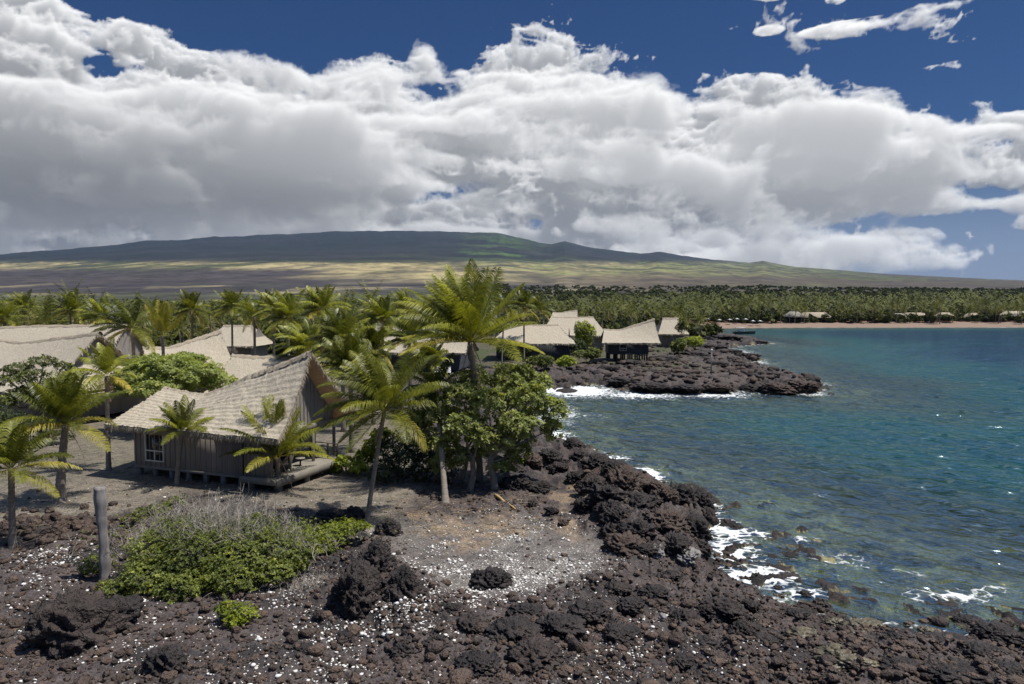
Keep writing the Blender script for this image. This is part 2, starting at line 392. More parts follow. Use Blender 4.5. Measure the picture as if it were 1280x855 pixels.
bp = N(nt, 'ShaderNodeBump', i_Strength=.9, i_Distance=1.0, i_Height=M(nt, 'MULTIPLY', hgt, fine))
bs = N(nt, 'ShaderNodeBsdfPrincipled', i_Base_Color=colr, i_Roughness=.85, i_Normal=bp.outputs[0]); bs.inputs['Specular IOR Level'].default_value = .25
finish(nt, bs.outputs[0])
ground = link('ground', gme, m_ground); tag(ground, kind='structure')

# ------------------------------------------------------------------ water
wa = np.concatenate([np.linspace(-1.2, -.2, 60)[:-1], np.linspace(-.2, .66, 720), np.linspace(.66, 1.25, 50)[1:]])
wr = [14.0]
while wr[-1] < 420: wr.append(wr[-1] * (1 + (.0055 if wr[-1] < 90 else .007)))
while wr[-1] < 16000: wr.append(wr[-1] * 1.15)
wr = np.array(wr)
WX, WY = polar(0, wa, wr)
wl = land(WX, WY, False)
w_sd = wl[1]; WR = np.hypot(WX, WY)
wl_full = land(WX, WY)[0]
rng = np.random.RandomState(5)
wz = np.zeros_like(WX)
for i in range(26):
    lam = np.exp(rng.uniform(math.log(.5), math.log(3.6))); th = rng.normal(-2.5, .55); k = 2 * math.pi / lam
    fade = np.clip(1.6 - WR * .0065 / lam * 2.2, 0, 1)
    wz += fade * .0100 * lam ** .72 * np.sin(k * (WX * math.cos(th) + WY * math.sin(th)) + rng.uniform(0, 6.28) + 1.5 * fbm(WX / 9, WY / 9, 2, 300 + i))
wz = np.where(wz > 0, wz * 1.25, wz)
wz *= smooth(2, -6, w_sd)
foam = np.zeros_like(WX)
fn = fbm(WX / 1.3, WY / 1.3, 4, 401); fn2 = ridged(WX / .8 + fn, WY / .8, 3, 411)
def foam_blob(px, py, ax, ay, amp, ang=0):
    p = at(px, py, 0); D = p[1]; sx = ax * D / FPX; sy = ay * D * D / (FPX * 12)
    dx = WX - p[0]; dy = WY - p[1]
    return amp * np.exp(-((dx / sx) ** 2 + (dy / sy) ** 2))
for b in ((906, 660, 26, 20, 1.15), (915, 690, 32, 16, 1.1), (950, 720, 46, 14, 1.15), (1000, 742, 40, 9, .8), (952, 668, 12, 8, .9), (1010, 676, 26, 9, .48), (1050, 700, 50, 14, .38), (1135, 716, 16, 4, .6), (1190, 744, 55, 9, .85), (1240, 738, 50, 6, .5),
          (720, 488, 50, 8, 1.4), (800, 494, 60, 5, .95), (885, 493, 60, 4.5, .95), (690, 545, 24, 10, 1.2), (712, 562, 22, 7, 1.0), (700, 515, 26, 16, .65), (760, 572, 30, 6, .75), (812, 592, 16, 9, 1.2), (740, 520, 30, 8, .3), (910, 438, 26, 5, .75), (945, 452, 14, 4, .7), (1010, 492, 22, 3, .9), (925, 430, 20, 3, .5),
          (1013, 408.5, 16, 1.2, 1.3), (1240, 408.7, 50, 1.0, .9), (1100, 409, 120, .9, .5), (660, 500, 20, 14, .8)):
    foam = np.maximum(foam, foam_blob(*b))
edge = smooth(-2.6 * np.clip(WR / 90, .5, 1.6), -.1, w_sd) * .45
foam = np.maximum(foam * .9, edge)
wme = mesh_np('sea', np.stack([WX, WY, wz], -1).reshape(-1, 3), grid_faces(*WX.shape)[:, ::-1])
set_attr(wme, 'depth', np.clip(-wl_full, 0, 20).ravel()); set_attr(wme, 'foam', foam.ravel())
m_sea, nt = mat('sea_water')
p = POS(nt)
depth = ATTR(nt, 'depth'); fo = ATTR(nt, 'foam')
dc = nt.nodes.new('ShaderNodeValToRGB'); e = dc.color_ramp
e.elements[0].position = 0; e.elements[0].color = (.05, .062, .035, 1)
e.elements[1].position = 1; e.elements[1].color = (.003, .022, .038, 1)
for q, cc_ in ((.1, (.036, .060, .032)), (.28, (.014, .074, .056)), (.6, (.005, .046, .050))): e.elements.new(q).color = cc_ + (1,)
nd = N(nt, 'ShaderNodeTexNoise', i_Vector=p, i_Scale=.05, i_Detail=4.0).outputs[0]
nt.links.new(M(nt, 'MULTIPLY', M(nt, 'MULTIPLY', depth, .075), MR(nt, nd, .35, .65, .65, 1.35)), dc.inputs[0])
def wave_bump():
    mp = N(nt, 'ShaderNodeMapping', i_Vector=p); mp.inputs['Scale'].default_value = (1.0, 1.0, 1.0); mp.inputs['Rotation'].default_value = (0, 0, .6)
    mp2 = N(nt, 'ShaderNodeMapping', i_Vector=mp.outputs[0]); mp2.inputs['Scale'].default_value = (.55, 1.25, 1)
    a = N(nt, 'ShaderNodeTexNoise', i_Vector=mp2.outputs[0], i_Scale=.75, i_Detail=3.0, i_Roughness=.5).outputs[0]
    b = N(nt, 'ShaderNodeTexNoise', i_Vector=mp2.outputs[0], i_Scale=.20, i_Detail=3.0, i_Roughness=.5).outputs[0]
    return M(nt, 'ADD', M(nt, 'MULTIPLY', a, .62), M(nt, 'MULTIPLY', b, 1.3))
wb = wave_bump()
bump = N(nt, 'ShaderNodeBump', i_Strength=1.0, i_Distance=1.0, i_Height=wb)
body = N(nt, 'ShaderNodeBsdfDiffuse', i_Color=dc.outputs[0], i_Normal=bump.outputs[0])
tr = N(nt, 'ShaderNodeBsdfTransparent', i_Color=(.80, .93, .88, 1))
alpha = M(nt, 'SUBTRACT', 1.0, M(nt, 'POWER', math.e, M(nt, 'MULTIPLY', depth, -.62)))
alpha = MR(nt, alpha, 0, 1, .04, 1.0)
mx = N(nt, 'ShaderNodeMixShader', i_0=alpha, i_1=tr.outputs[0], i_2=body.outputs[0])
gl = N(nt, 'ShaderNodeBsdfGlossy', i_Roughness=.14, i_Color=(.45, .58, .64, 1), i_Normal=bump.outputs[0])
fr = N(nt, 'ShaderNodeFresnel', i_IOR=1.33, i_Normal=bump.outputs[0])
mg = N(nt, 'ShaderNodeMixShader', i_0=M(nt, 'MULTIPLY', fr.outputs[0], .50), i_1=mx.outputs[0], i_2=gl.outputs[0])
f_a = N(nt, 'ShaderNodeTexNoise', i_Vector=p, i_Scale=1.5, i_Detail=6.0, i_Roughness=.65).outputs[0]
fv = N(nt, 'ShaderNodeTexVoronoi', feature='DISTANCE_TO_EDGE', i_Vector=N(nt, 'ShaderNodeVectorMath', operation='ADD', i_0=p, i_1=N(nt, 'ShaderNodeTexNoise', i_Vector=p, i_Scale=1.2, i_Detail=3.0).outputs['Color']).outputs[0], i_Scale=1.5)
lace = MR(nt, fv.outputs[0], .0, .20, .42, -.22)
fm = M(nt, 'ADD', M(nt, 'MULTIPLY', fo, 1.2), M(nt, 'ADD', M(nt, 'MULTIPLY', M(nt, 'SUBTRACT', f_a, .5), 2.2), lace))
fm = M(nt, 'MULTIPLY', MR(nt, fm, .55, 1.15, 0, .95, smooth=True), MR(nt, fo, .04, .22))
fd = N(nt, 'ShaderNodeBsdfDiffuse', i_Color=(.78, .80, .80, 1))
fin = N(nt, 'ShaderNodeMixShader', i_0=fm, i_1=mg.outputs[0], i_2=fd.outputs[0])
finish(nt, fin.outputs[0])
sea = link('water', wme, m_sea); tag(sea, kind='structure')

# ------------------------------------------------------------------ the cloud deck, computed as a lit volume and baked, shading included, into an emissive sky dome
CU = [(-900, 20), (-200, 10), (0, 25), (40, 14), (75, 20), (105, 48), (140, 60), (165, 48), (200, 62), (230, 68), (300, 56), (350, 66), (385, 80), (430, 68), (475, 68), (505, 78), (530, 92), (555, 97), (580, 90), (610, 80), (650, 68), (690, 58), (730, 70), (790, 66), (815, 74), (840, 104), (865, 124), (900, 122), (945, 126), (990, 122), (1030, 132), (1080, 128), (1120, 140), (1165, 156), (1200, 176), (1240, 170), (1280, 170), (1500, 185), (2200, 190)]
def noise3(x, y, z, seed):
    ix = np.floor(x).astype(np.int32); iy = np.floor(y).astype(np.int32); iz = np.floor(z).astype(np.int32)
    fx = (x - ix).astype(np.float32); fy = (y - iy).astype(np.float32); fz = (z - iz).astype(np.float32)
    ux = fx * fx * (3 - 2 * fx); uy = fy * fy * (3 - 2 * fy); uz = fz * fz * (3 - 2 * fz)
    M_ = 63; R = _CT[seed % len(_CT)]
    ix &= M_; iy &= M_; iz &= M_; jx = (ix + 1) & M_; jy = (iy + 1) & M_; jz = (iz + 1) & M_
    a = ix * 4096; b = jx * 4096; c_ = iy * 64; d = jy * 64
    def L(p, q, t): return p + (q - p) * t
    return L(L(L(R[a + c_ + iz], R[b + c_ + iz], ux), L(R[a + d + iz], R[b + d + iz], ux), uy), L(L(R[a + c_ + jz], R[b + c_ + jz], ux), L(R[a + d + jz], R[b + d + jz], ux), uy), uz)
_rs = np.random.RandomState(99); _CT = [_rs.uniform(-1, 1, 64 ** 3).astype(np.float32) for _ in range(3)]
def cloud_image(nc=1150, nr=330, ns=34, az0=-.78, az1=.78, e0=-.01, e1=.43):
    az = np.linspace(az0, az1, nc); el = np.linspace(e0, e1, nr)
    rs_ = 6500 * (19000 / 6500) ** np.linspace(0, 1, ns)
    ua = np.array([math.atan((a - 640) / FPX) for a, b in CU]); ue = np.array([math.atan((378 - b) / FPX * math.cos(math.atan((a - 640) / FPX))) for a, b in CU])
    T = np.interp(az, ua, ue)[None, :]
    ENV = .22
    A, E_ = np.meshgrid(az, el); dE = el[1] - el[0]
    def g2(px, py, ax, ay):
        a_ = math.atan((px - 640) / FPX); e_ = math.atan((378 - py) / FPX * math.cos(a_)); return np.exp(-((A - a_) / (ax / FPX)) ** 2 - ((E_ - e_) / (ay / FPX)) ** 2)
    env = np.clip((T - .056 + .020 * smooth(.25, .5, A) - E_) / .034, -2.8, ENV)
    # the far right: the deck thins to a ragged lower edge over clear air
    kb = .012 * np.sin(A * 31) + .006 * np.sin(A * 77) + .047 + .20 * np.clip(A - .36, 0, 1); right = smooth(.14, .38, A)
    env = np.where(right > 0, np.minimum(env, (np.clip((E_ - kb) / .032 + .8, -1.8, ENV)) * right + ENV * (1 - right)), env)
    for px, py, ax, ay, am in ((140, 92, 46, 15, -.95), (512, 132, 30, 18, -.7), (880, 154, 36, 9, -.9), (1214, 246, 44, 11, -.9), (1195, 274, 60, 11, -1.1), (620, 232, 30, 8, -.8), (1105, 172, 46, 8, -.7), (560, 120, 30, 12, -.5)): env = env + am * g2(px, py, ax, ay)
    env = env - .55 * g2(170, 215, 260, 62) - .30 * g2(860, 210, 220, 45)
    small = np.zeros_like(env)
    for px, py, ax, ay, am in ((1155, 32, 44, 12, 1.75), (1070, 40, 46, 6, 1.7), (1105, 38, 70, 8, .9), (1205, 46, 34, 7, 1.3), (1255, 78, 40, 8, 2.1), (1190, 86, 30, 3, 1.3), (954, 46, 14, 5, .8), (1036, 8, 10, 5, 1.0), (958, 3, 18, 5, 1.0), (535, 82, 17, 20, 2.0), (545, 95, 20, 14, 1.4), (840, 104, 28, 7, 1.8), (934, 114, 30, 11, 2.0), (575, 97, 12, 5, 1.3), (1245, 162, 46, 6, 1.5), (1140, 290, 30, 7, 1.0), (20, 70, 60, 30, .6)): small = np.maximum(small, am * g2(px, py, ax, ay))
    env = np.maximum(env, -2.8 + 1.05 * smooth(0, .35, small)); thick = .5 * g2(20, 245, 270, 60) + .35 * g2(650, 300, 300, 16) - .3 * g2(560, 240, 90, 40)  # thick: added optical depth, hand-placed to shade patches of the deck
    sl = np.exp(-((np.arange(ns) / ns - .35) / .16) ** 2)
    # lighting is swept down the rows: optical depth towards the high sun
    dens = np.zeros((ns, nr, nc), np.float32)
    for s, r in enumerate(rs_):
        X = (r * np.sin(A) * np.cos(E_)).astype(np.float32); Y = (r * np.cos(A) * np.cos(E_)).astype(np.float32); Z = (r * np.sin(E_)).astype(np.float32)
        wx = noise3(X / 2100 + 3, Y / 2100, Z / 1500, 1) * 320; wz = noise3(X / 1700, Y / 2100 + 9, Z / 1300 + 5, 2) * 200
        Xw = X + wx; Zw = Z + wz
        f = 0; a_ = 1.0; tot = 0
        for o in range(7):
            sc = 2300 / 2.07 ** o
            n_ = noise3(Xw / sc + 7.7 * o, Y / sc + 3.3 * o, Zw / (sc * (.62 if o < 2 else .85)) + 1.7 * o, o)
            if o >= 1: n_ = .35 * n_ + .65 * (1 - 2.3 * np.abs(n_))       # rounded, cauliflower tops
            f = f + a_ * n_; tot += a_; a_ *= .56
        f = f / tot
        base = 760 + 260 * noise3(X / 4200, Y / 4200, X * 0, 0)
        bz = smooth(0, 1, (Z - base) / 300.)
        front = (1 - s / ns)
        e_ = env * 1.0 + (.14 - .85 * (1 - bz)) - .62 * front ** 1.5 + .34 * (1 - front) ** 2 + .34 * noise3(X / 5200 + 2, Y / 5200, Z / 2400, 2) + 1.35 * (noise3(A * 6.5 + s * .13 + 3, E_ * 25 + A * 3.0 + s * .05, A * 0 + s * .10, 0) + .35 * noise3(A * 14 + s * .2, E_ * 55 + A * 5, A * 0 + s * .15, 1)) * (1 - smooth(.20, .30, E_ - .06 * smooth(-.1, -.35, A))) + small * sl[s] * .66
        e_ = np.maximum(e_, -2.4)
        d = (e_ + (f - .10) * 4.6)
        dens[s] = np.clip(d / .55, 0, 1) ** 1.2
    dr = np.diff(rs_, prepend=rs_[0] - 250)
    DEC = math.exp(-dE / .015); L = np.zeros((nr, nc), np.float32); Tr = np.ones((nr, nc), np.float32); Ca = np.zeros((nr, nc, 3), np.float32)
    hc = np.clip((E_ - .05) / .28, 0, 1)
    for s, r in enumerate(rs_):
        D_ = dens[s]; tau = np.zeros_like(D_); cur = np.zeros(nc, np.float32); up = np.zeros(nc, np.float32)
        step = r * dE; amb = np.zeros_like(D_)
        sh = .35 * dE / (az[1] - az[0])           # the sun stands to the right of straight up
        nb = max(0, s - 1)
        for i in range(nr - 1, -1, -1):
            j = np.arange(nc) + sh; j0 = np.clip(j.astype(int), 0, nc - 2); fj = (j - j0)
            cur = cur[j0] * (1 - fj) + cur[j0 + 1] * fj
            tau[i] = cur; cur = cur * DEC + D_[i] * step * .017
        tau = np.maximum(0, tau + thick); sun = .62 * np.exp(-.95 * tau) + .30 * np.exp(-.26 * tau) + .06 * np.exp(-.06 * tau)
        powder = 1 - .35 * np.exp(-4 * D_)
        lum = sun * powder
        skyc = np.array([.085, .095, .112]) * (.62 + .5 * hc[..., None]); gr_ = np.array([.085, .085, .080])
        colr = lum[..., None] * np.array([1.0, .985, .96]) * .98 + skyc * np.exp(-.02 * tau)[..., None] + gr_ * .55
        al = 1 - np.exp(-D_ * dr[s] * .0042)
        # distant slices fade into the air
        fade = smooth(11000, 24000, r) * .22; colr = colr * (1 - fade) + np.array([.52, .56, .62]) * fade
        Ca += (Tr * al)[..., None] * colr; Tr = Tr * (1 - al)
    Ca *= (1 - .42 * g2(20, 240, 290, 62) - .12 * g2(260, 185, 280, 36) - .25 * g2(400, 255, 190, 32) - .20 * g2(930, 262, 270, 28))[..., None]  # broad shade patches multiplied into the cloud colour by hand
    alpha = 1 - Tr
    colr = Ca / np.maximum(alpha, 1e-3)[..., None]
    return az, el, colr, alpha

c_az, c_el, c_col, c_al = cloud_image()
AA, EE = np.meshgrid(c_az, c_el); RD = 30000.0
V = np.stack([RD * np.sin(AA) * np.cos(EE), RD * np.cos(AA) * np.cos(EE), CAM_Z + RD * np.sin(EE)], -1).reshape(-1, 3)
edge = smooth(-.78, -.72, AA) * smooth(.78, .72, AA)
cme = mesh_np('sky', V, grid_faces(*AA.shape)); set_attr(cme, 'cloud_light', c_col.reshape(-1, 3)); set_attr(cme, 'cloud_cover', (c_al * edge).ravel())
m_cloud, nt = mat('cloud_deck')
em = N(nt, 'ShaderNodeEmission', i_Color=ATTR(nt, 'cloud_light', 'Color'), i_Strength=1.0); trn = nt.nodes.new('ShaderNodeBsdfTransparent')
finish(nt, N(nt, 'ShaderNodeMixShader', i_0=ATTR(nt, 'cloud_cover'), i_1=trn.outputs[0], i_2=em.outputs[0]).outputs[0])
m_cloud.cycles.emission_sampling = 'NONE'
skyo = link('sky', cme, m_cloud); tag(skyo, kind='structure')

# ------------------------------------------------------------------ materials for things
def simple(name, rgb, rough=.8, var=.25, scale=3.0, bump=0.0, bscale=20.0, spec=.3, stretch=None, tint=None):
    m, nt = mat(name)
    tcn = nt.nodes.new('ShaderNodeTexCoord'); v = tcn.outputs['Object']
    if stretch: v = N(nt, 'ShaderNodeMapping', i_Vector=v); v.inputs['Scale'].default_value = stretch; v = v.outputs[0]
    n = N(nt, 'ShaderNodeTexNoise', i_Vector=v, i_Scale=scale, i_Detail=5.0, i_Roughness=.65).outputs[0]
    col = MIXC(nt, MR(nt, n, .3, .7), tuple(q * (1 - var) for q in rgb), tuple(min(1, q * (1 + var)) for q in rgb))
    if tint: col = MIXC(nt, ATTR(nt, 'tint'), col, tint)
    b = N(nt, 'ShaderNodeBsdfPrincipled', i_Base_Color=col, i_Roughness=rough); b.inputs['Specular IOR Level'].default_value = spec
    if bump:
        n2 = N(nt, 'ShaderNodeTexNoise', i_Vector=v, i_Scale=bscale, i_Detail=4.0, i_Roughness=.6).outputs[0]
        bb = N(nt, 'ShaderNodeBump', i_Strength=.8, i_Distance=bump, i_Height=n2); nt.links.new(bb.outputs[0], b.inputs['Normal'])
    finish(nt, b.outputs[0]); return m
def leafmat(name, dark, light, old, trans=.35, rough=.5, spec=.35):
    """tint: 0 dark .. 1 light leaf, above 1 old yellow or brown leaf"""
    m, nt = mat(name)
    t = ATTR(nt, 'tint')
    oi = nt.nodes.new('ShaderNodeObjectInfo')
    c1 = MIXC(nt, MR(nt, t, 0, 1), dark, light)
    c1 = MIXC(nt, MR(nt, t, 1, 2), c1, old)
    n = N(nt, 'ShaderNodeTexNoise', i_Vector=POS(nt), i_Scale=1.3, i_Detail=3.0).outputs[0]
    sc = M(nt, 'MULTIPLY', MR(nt, n, .3, .7, .75, 1.25), MR(nt, oi.outputs['Random'], 0, 1, .8, 1.2))
    cv = N(nt, 'ShaderNodeVectorMath', operation='SCALE', i_0=c1); nt.links.new(sc, cv.inputs['Scale'])
    b = N(nt, 'ShaderNodeBsdfPrincipled', i_Base_Color=cv.outputs[0], i_Roughness=rough); b.inputs['Specular IOR Level'].default_value = spec
    tl = N(nt, 'ShaderNodeBsdfTranslucent'); c2 = MIXC(nt, 1.0, cv.outputs[0], (1.25, 1.25, .5, 1), 'MULTIPLY'); nt.links.new(c2, tl.inputs[0])
    mx = N(nt, 'ShaderNodeMixShader', i_0=trans, i_1=b.outputs[0], i_2=tl.outputs[0])
    finish(nt, mx.outputs[0]); return m
m_palm = leafmat('palm_leaf', (.055, .070, .010), (.29, .30, .035), (.50, .38, .08), .30, .42, .45)
m_palmfar = leafmat('far_palm_leaf', (.050, .062, .012), (.19, .195, .03), (.36, .28, .07), .25, .55, .3)
m_heli = leafmat('grey_green_leaf', (.19, .23, .06), (.46, .50, .17), (.58, .55, .20), .42, .5, .3)
m_bush = leafmat('bush_leaf', (.055, .075, .015), (.185, .21, .035), (.34, .33, .06), .25, .5, .35)
m_bright = leafmat('bright_leaf', (.14, .18, .015), (.32, .36, .035), (.46, .46, .07), .3, .5, .3)
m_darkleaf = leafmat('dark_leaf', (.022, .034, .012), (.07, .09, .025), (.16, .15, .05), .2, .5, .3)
m_trunk = simple('palm_trunk_bark', (.25, .22, .18), .9, .35, 3.0, .03, 14, .2, (1, 1, 5), (.20, .13, .08))
m_bark = simple('tree_bark', (.20, .175, .145), .9, .35, 4.0, .03, 12, .2, (1, 1, .5))
m_wood = leafmat('far_wood_leaf', (.026, .034, .010), (.095, .105, .024), (.16, .12, .05), .15, .7, .2)
m_dry = simple('dry_twig', (.36, .325, .28), .9, .3, 4.0)
m_deadfrond = simple('dead_frond', (.27, .17, .08), .8, .4, 3.0, tint=(.42, .36, .26))
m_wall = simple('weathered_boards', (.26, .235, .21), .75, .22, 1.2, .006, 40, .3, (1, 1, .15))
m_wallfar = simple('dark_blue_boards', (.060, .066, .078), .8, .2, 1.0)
m_trim = simple('pale_window_frame', (.72, .69, .62), .5, .06, 3.0)
m_beam = simple('grey_beam', (.235, .215, .18), .75, .18, 1.5, .006, 30, .3, (1, 1, 1))
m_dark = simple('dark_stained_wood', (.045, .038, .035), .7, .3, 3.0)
m_soffit = simple('tan_reed_soffit', (.72, .47, .29), .8, .2, 2.0, .01, 30, .2, (1, 6, 1))
m_conc = simple('concrete_pier', (.20, .19, .175), .9, .2, 3.0)
m_glass, nt = mat('window_glass')
b = N(nt, 'ShaderNodeBsdfPrincipled', i_Base_Color=(.02, .022, .02, 1), i_Roughness=.06); b.inputs['Specular IOR Level'].default_value = .8
finish(nt, b.outputs[0])
def thatch(name, rgb, dark):
    m, nt = mat(name)
    tcn = nt.nodes.new('ShaderNodeTexCoord'); v = tcn.outputs['Object']
    n1 = N(nt, 'ShaderNodeTexNoise', i_Vector=v, i_Scale=.55, i_Detail=4.0, i_Roughness=.6).outputs[0]
    n2 = N(nt, 'ShaderNodeTexNoise', i_Vector=v, i_Scale=7.0, i_Detail=4.0, i_Roughness=.75).outputs[0]
    mp = N(nt, 'ShaderNodeMapping', i_Vector=v); mp.inputs['Scale'].default_value = (14, 3.2, 3.2)
    n3 = N(nt, 'ShaderNodeTexNoise', i_Vector=mp.outputs[0], i_Scale=1.6, i_Detail=3.0, i_Roughness=.6).outputs[0]
    vv = N(nt, 'ShaderNodeTexVoronoi', i_Vector=v, i_Scale=4.5)
    cs_ = N(nt, 'ShaderNodeSeparateColor', i_Color=vv.outputs['Color'])
    mixv = M(nt, 'ADD', M(nt, 'MULTIPLY', MR(nt, n2, .33, .67), .45), M(nt, 'ADD', M(nt, 'MULTIPLY', MR(nt, n3, .3, .7), .35), M(nt, 'MULTIPLY', cs_.outputs[0], .2)))
    col = MIXC(nt, mixv, dark, rgb)
    col = MIXC(nt, MR(nt, n1, .35, .65, 0, .6), col, tuple(q * .68 for q in rgb))
    col = MIXC(nt, MR(nt, ATTR(nt, 'tint'), 0, 1), col, MIXC(nt, n2, (.10, .08, .055), (.24, .195, .14)))
    h = M(nt, 'ADD', M(nt, 'MULTIPLY', n2, .6), M(nt, 'ADD', n3, M(nt, 'MULTIPLY', cs_.outputs[1], .4)))
    bb = N(nt, 'ShaderNodeBump', i_Strength=.9, i_Distance=.06, i_Height=h)
    b = N(nt, 'ShaderNodeBsdfPrincipled', i_Base_Color=col, i_Roughness=.9, i_Normal=bb.outputs[0]); b.inputs['Specular IOR Level'].default_value = .15
    finish(nt, b.outputs[0]); return m
m_thatch = thatch('palm_thatch', (.60, .53, .415), (.27, .235, .18))
m_cap = thatch('ridge_thatch', (.50, .43, .33), (.20, .165, .12))
m_rock, nt = mat('lava_rock')
p = nt.nodes.new('ShaderNodeTexCoord').outputs['Object']
n1 = N(nt, 'ShaderNodeTexNoise', i_Vector=p, i_Scale=1.4, i_Detail=6.0, i_Roughness=.68).outputs[0]
vr = N(nt, 'ShaderNodeTexVoronoi', i_Vector=p, i_Scale=9.0, i_Detail=2.0)
col = MIXC(nt, MR(nt, n1, .35, .68), (.014, .013, .014), (.058, .046, .043))
col = MIXC(nt, MR(nt, ATTR(nt, 'tint'), 0, 1), col, MIXC(nt, n1, (.06, .03, .02), (.17, .13, .10)))
h = M(nt, 'ADD', M(nt, 'MULTIPLY', vr.outputs['Distance'], .5), M(nt, 'MULTIPLY', n1, .8))
bb = N(nt, 'ShaderNodeBump', i_Strength=1.0, i_Distance=.14, i_Height=h)
b = N(nt, 'ShaderNodeBsdfPrincipled', i_Base_Color=col, i_Roughness=.78, i_Normal=bb.outputs[0]); b.inputs['Specular IOR Level'].default_value = .35
finish(nt, b.outputs[0])
m_wetrock = simple('wet_olive_rock', (.10, .085, .05), .45, .6, 2.0, .06, 7, .5)
m_coral = simple('bleached_coral', (.72, .70, .66), .8, .12, 6.0)
m_grey = simple('grey_cobble', (.22, .21, .20), .8, .2, 4.0)
m_white = simple('white_paint', (.78, .78, .76), .5, .05, 2.0)
m_hull = simple('dark_hull_paint', (.03, .04, .05), .35, .2, 2.0)
m_post = simple('weathered_grey_post', (.23, .21, .20), .9, .35, 3.0, .02, 22, .2, (3, 3, .6))
m_log = simple('yellow_driftwood', (.40, .27, .12), .8, .25, 3.0)

# ------------------------------------------------------------------ palms
RNG = np.random.RandomState(11)
def frond(mb, base, d0, length, droop, wind, nst=26, leaf=.75, lw=.045, tint=.5, seg=2, rr=.03, hang=.25, rng=RNG):
    """a feather-shaped frond: curved midrib with leaflets that hang and stream"""
    d = np.array(d0, float); d /= np.linalg.norm(d); p = np.array(base, float); pts = [p.copy()]; ds = [d.copy()]
    st = length / nst; wind = np.array(wind, float)
    for i in range(nst):
        t = (i + 1) / nst
        d = d + np.array([0, 0, -droop]) * (t ** .8) * 2.2 / nst + wind * (.4 + t) * 1.6 / nst
        d /= np.linalg.norm(d); p = p + d * st; pts.append(p.copy()); ds.append(d.copy())
    pts = np.array(pts); ds = np.array(ds)
    t = np.linspace(0, 1, nst + 1)
    mb.tube(pts, rr * (1 - .85 * t), 4, a=np.full(len(pts), min(2, tint + .5)), cap=False)
    side0 = np.cross(ds, [0, 0, 1.]); side0 /= np.linalg.norm(side0, axis=1)[:, None] + 1e-6
    up = np.cross(side0, ds)
    k = np.arange(max(2, int(nst * .14)), nst + 1); sel = np.repeat(k, 2) if nst > 14 else k
    for s in (-1, 1):
        m = len(sel); tt = t[sel] + rng.uniform(-.4, .4, m) / nst; tt = np.clip(tt, 0, 1)
        idx = tt * nst; i0 = np.clip(idx.astype(int), 0, nst - 1); f = (idx - i0)[:, None]
        b = pts[i0] * (1 - f) + pts[i0 + 1] * f; dd = ds[i0]; sd = side0[i0] * s; uu = up[i0]
        L = leaf * (np.sin(np.pi * np.clip(tt * .86 + .12, 0, 1)) ** .6) * rng.uniform(.85, 1.1, m)
        L = L[:, None]
        out = sd * .85 + dd * (.45 + .6 * tt[:, None]) + uu * .22 + wind * .9 + rng.normal(0, .07, (m, 3))
        out /= np.linalg.norm(out, axis=1)[:, None]
        mid = b + out * L * .5
        out2 = out + np.array([0, 0, -1.]) * (hang * 2.2) + wind * .7; out2 /= np.linalg.norm(out2, axis=1)[:, None]
        tip = mid + out2 * L * .5
        wv = np.cross(out, uu + np.array([0, 0, .3])); wv = dd * .8 + wv * .2; wv /= np.linalg.norm(wv, axis=1)[:, None]; wv = wv * lw * .5
        tn = np.clip(tint + rng.normal(0, .16, m), 0, 2)
        if seg == 2:
            V = np.stack([b - wv * .6, b + wv * .6, mid + wv, mid - wv, tip], 1).reshape(-1, 3)
            o = np.arange(m)[:, None] * 5
            mb.add(V, o + np.array([[0, 1, 2, 3]]), o + np.array([[3, 2, 4]]), np.repeat(tn, 5))
        else:
            V = np.stack([b - wv, b + wv, tip], 1).reshape(-1, 3)
            mb.add(V, None, np.arange(m)[:, None] * 3 + np.array([[0, 1, 2]]), np.repeat(tn, 3))
def palm_meshes(top, L, nf=22, nst=26, leaf=.8, lw=.05, wind=(-.35, .0, .05), seg=2, spread=(-.5, 1.35), seed=1, lean=(0, 0), r0=.16, r1=.10, tint=(.2, .9), old=.12, trunkseg=44, curve=.5, base_r=1.6, up_bias=0.0, droop=(.45, .95), sweep=0.0):
    rng = np.random.RandomState(seed)
    tr = MB(); t = np.linspace(0, 1, trunkseg)
    bx, by = lean
    pts = np.stack([bx * (t ** (1 + curve)), by * (t ** (1 + curve)), top * t - .25 * (1 - t)], 1)
    rad = r1 + (r0 - r1) * (1 - t) + r0 * (base_r - 1) * np.exp(-t * top / .35)
    rad = rad * (1 + (.07 if trunkseg > 30 else .03) * np.cos(np.arange(trunkseg) * 2.6))
    tr.tube(pts, rad, 10 if trunkseg > 8 else 5, a=np.clip(t * .5 - .1 + rng.uniform(-.1, .1, trunkseg), 0, 1))
    head = pts[-1] + np.array([0, 0, .05])
    cr = MB()
    for i in range(nf):
        f = (i + .5) / nf
        az = i * 2.399 + rng.uniform(-.35, .35); az += sweep * math.sin(az)
        el = spread[0] + (spread[1] - spread[0]) * (f ** .85) + rng.uniform(-.15, .15)
        d = np.array([math.cos(az) * math.cos(el), math.sin(az) * math.cos(el), math.sin(el) + up_bias])
        tn = tint[0] + (tint[1] - tint[0]) * rng.uniform(0, 1) ** 1.1
        if f < old: tn = 1.0 + rng.uniform(0, .8)
        ll = L * rng.uniform(.8, 1.08) * (1 - .3 * max(0, f - .75) * 4 * .4)
        frond(cr, head + d * .08, d, ll, rng.uniform(*droop) * (1.0 if el < .9 else .6), np.array(wind) * rng.uniform(.6, 1.3), nst, leaf, lw, tn, seg, .022 * L / 3, hang=rng.uniform(.25, .75), rng=rng)
    return tr, cr, head
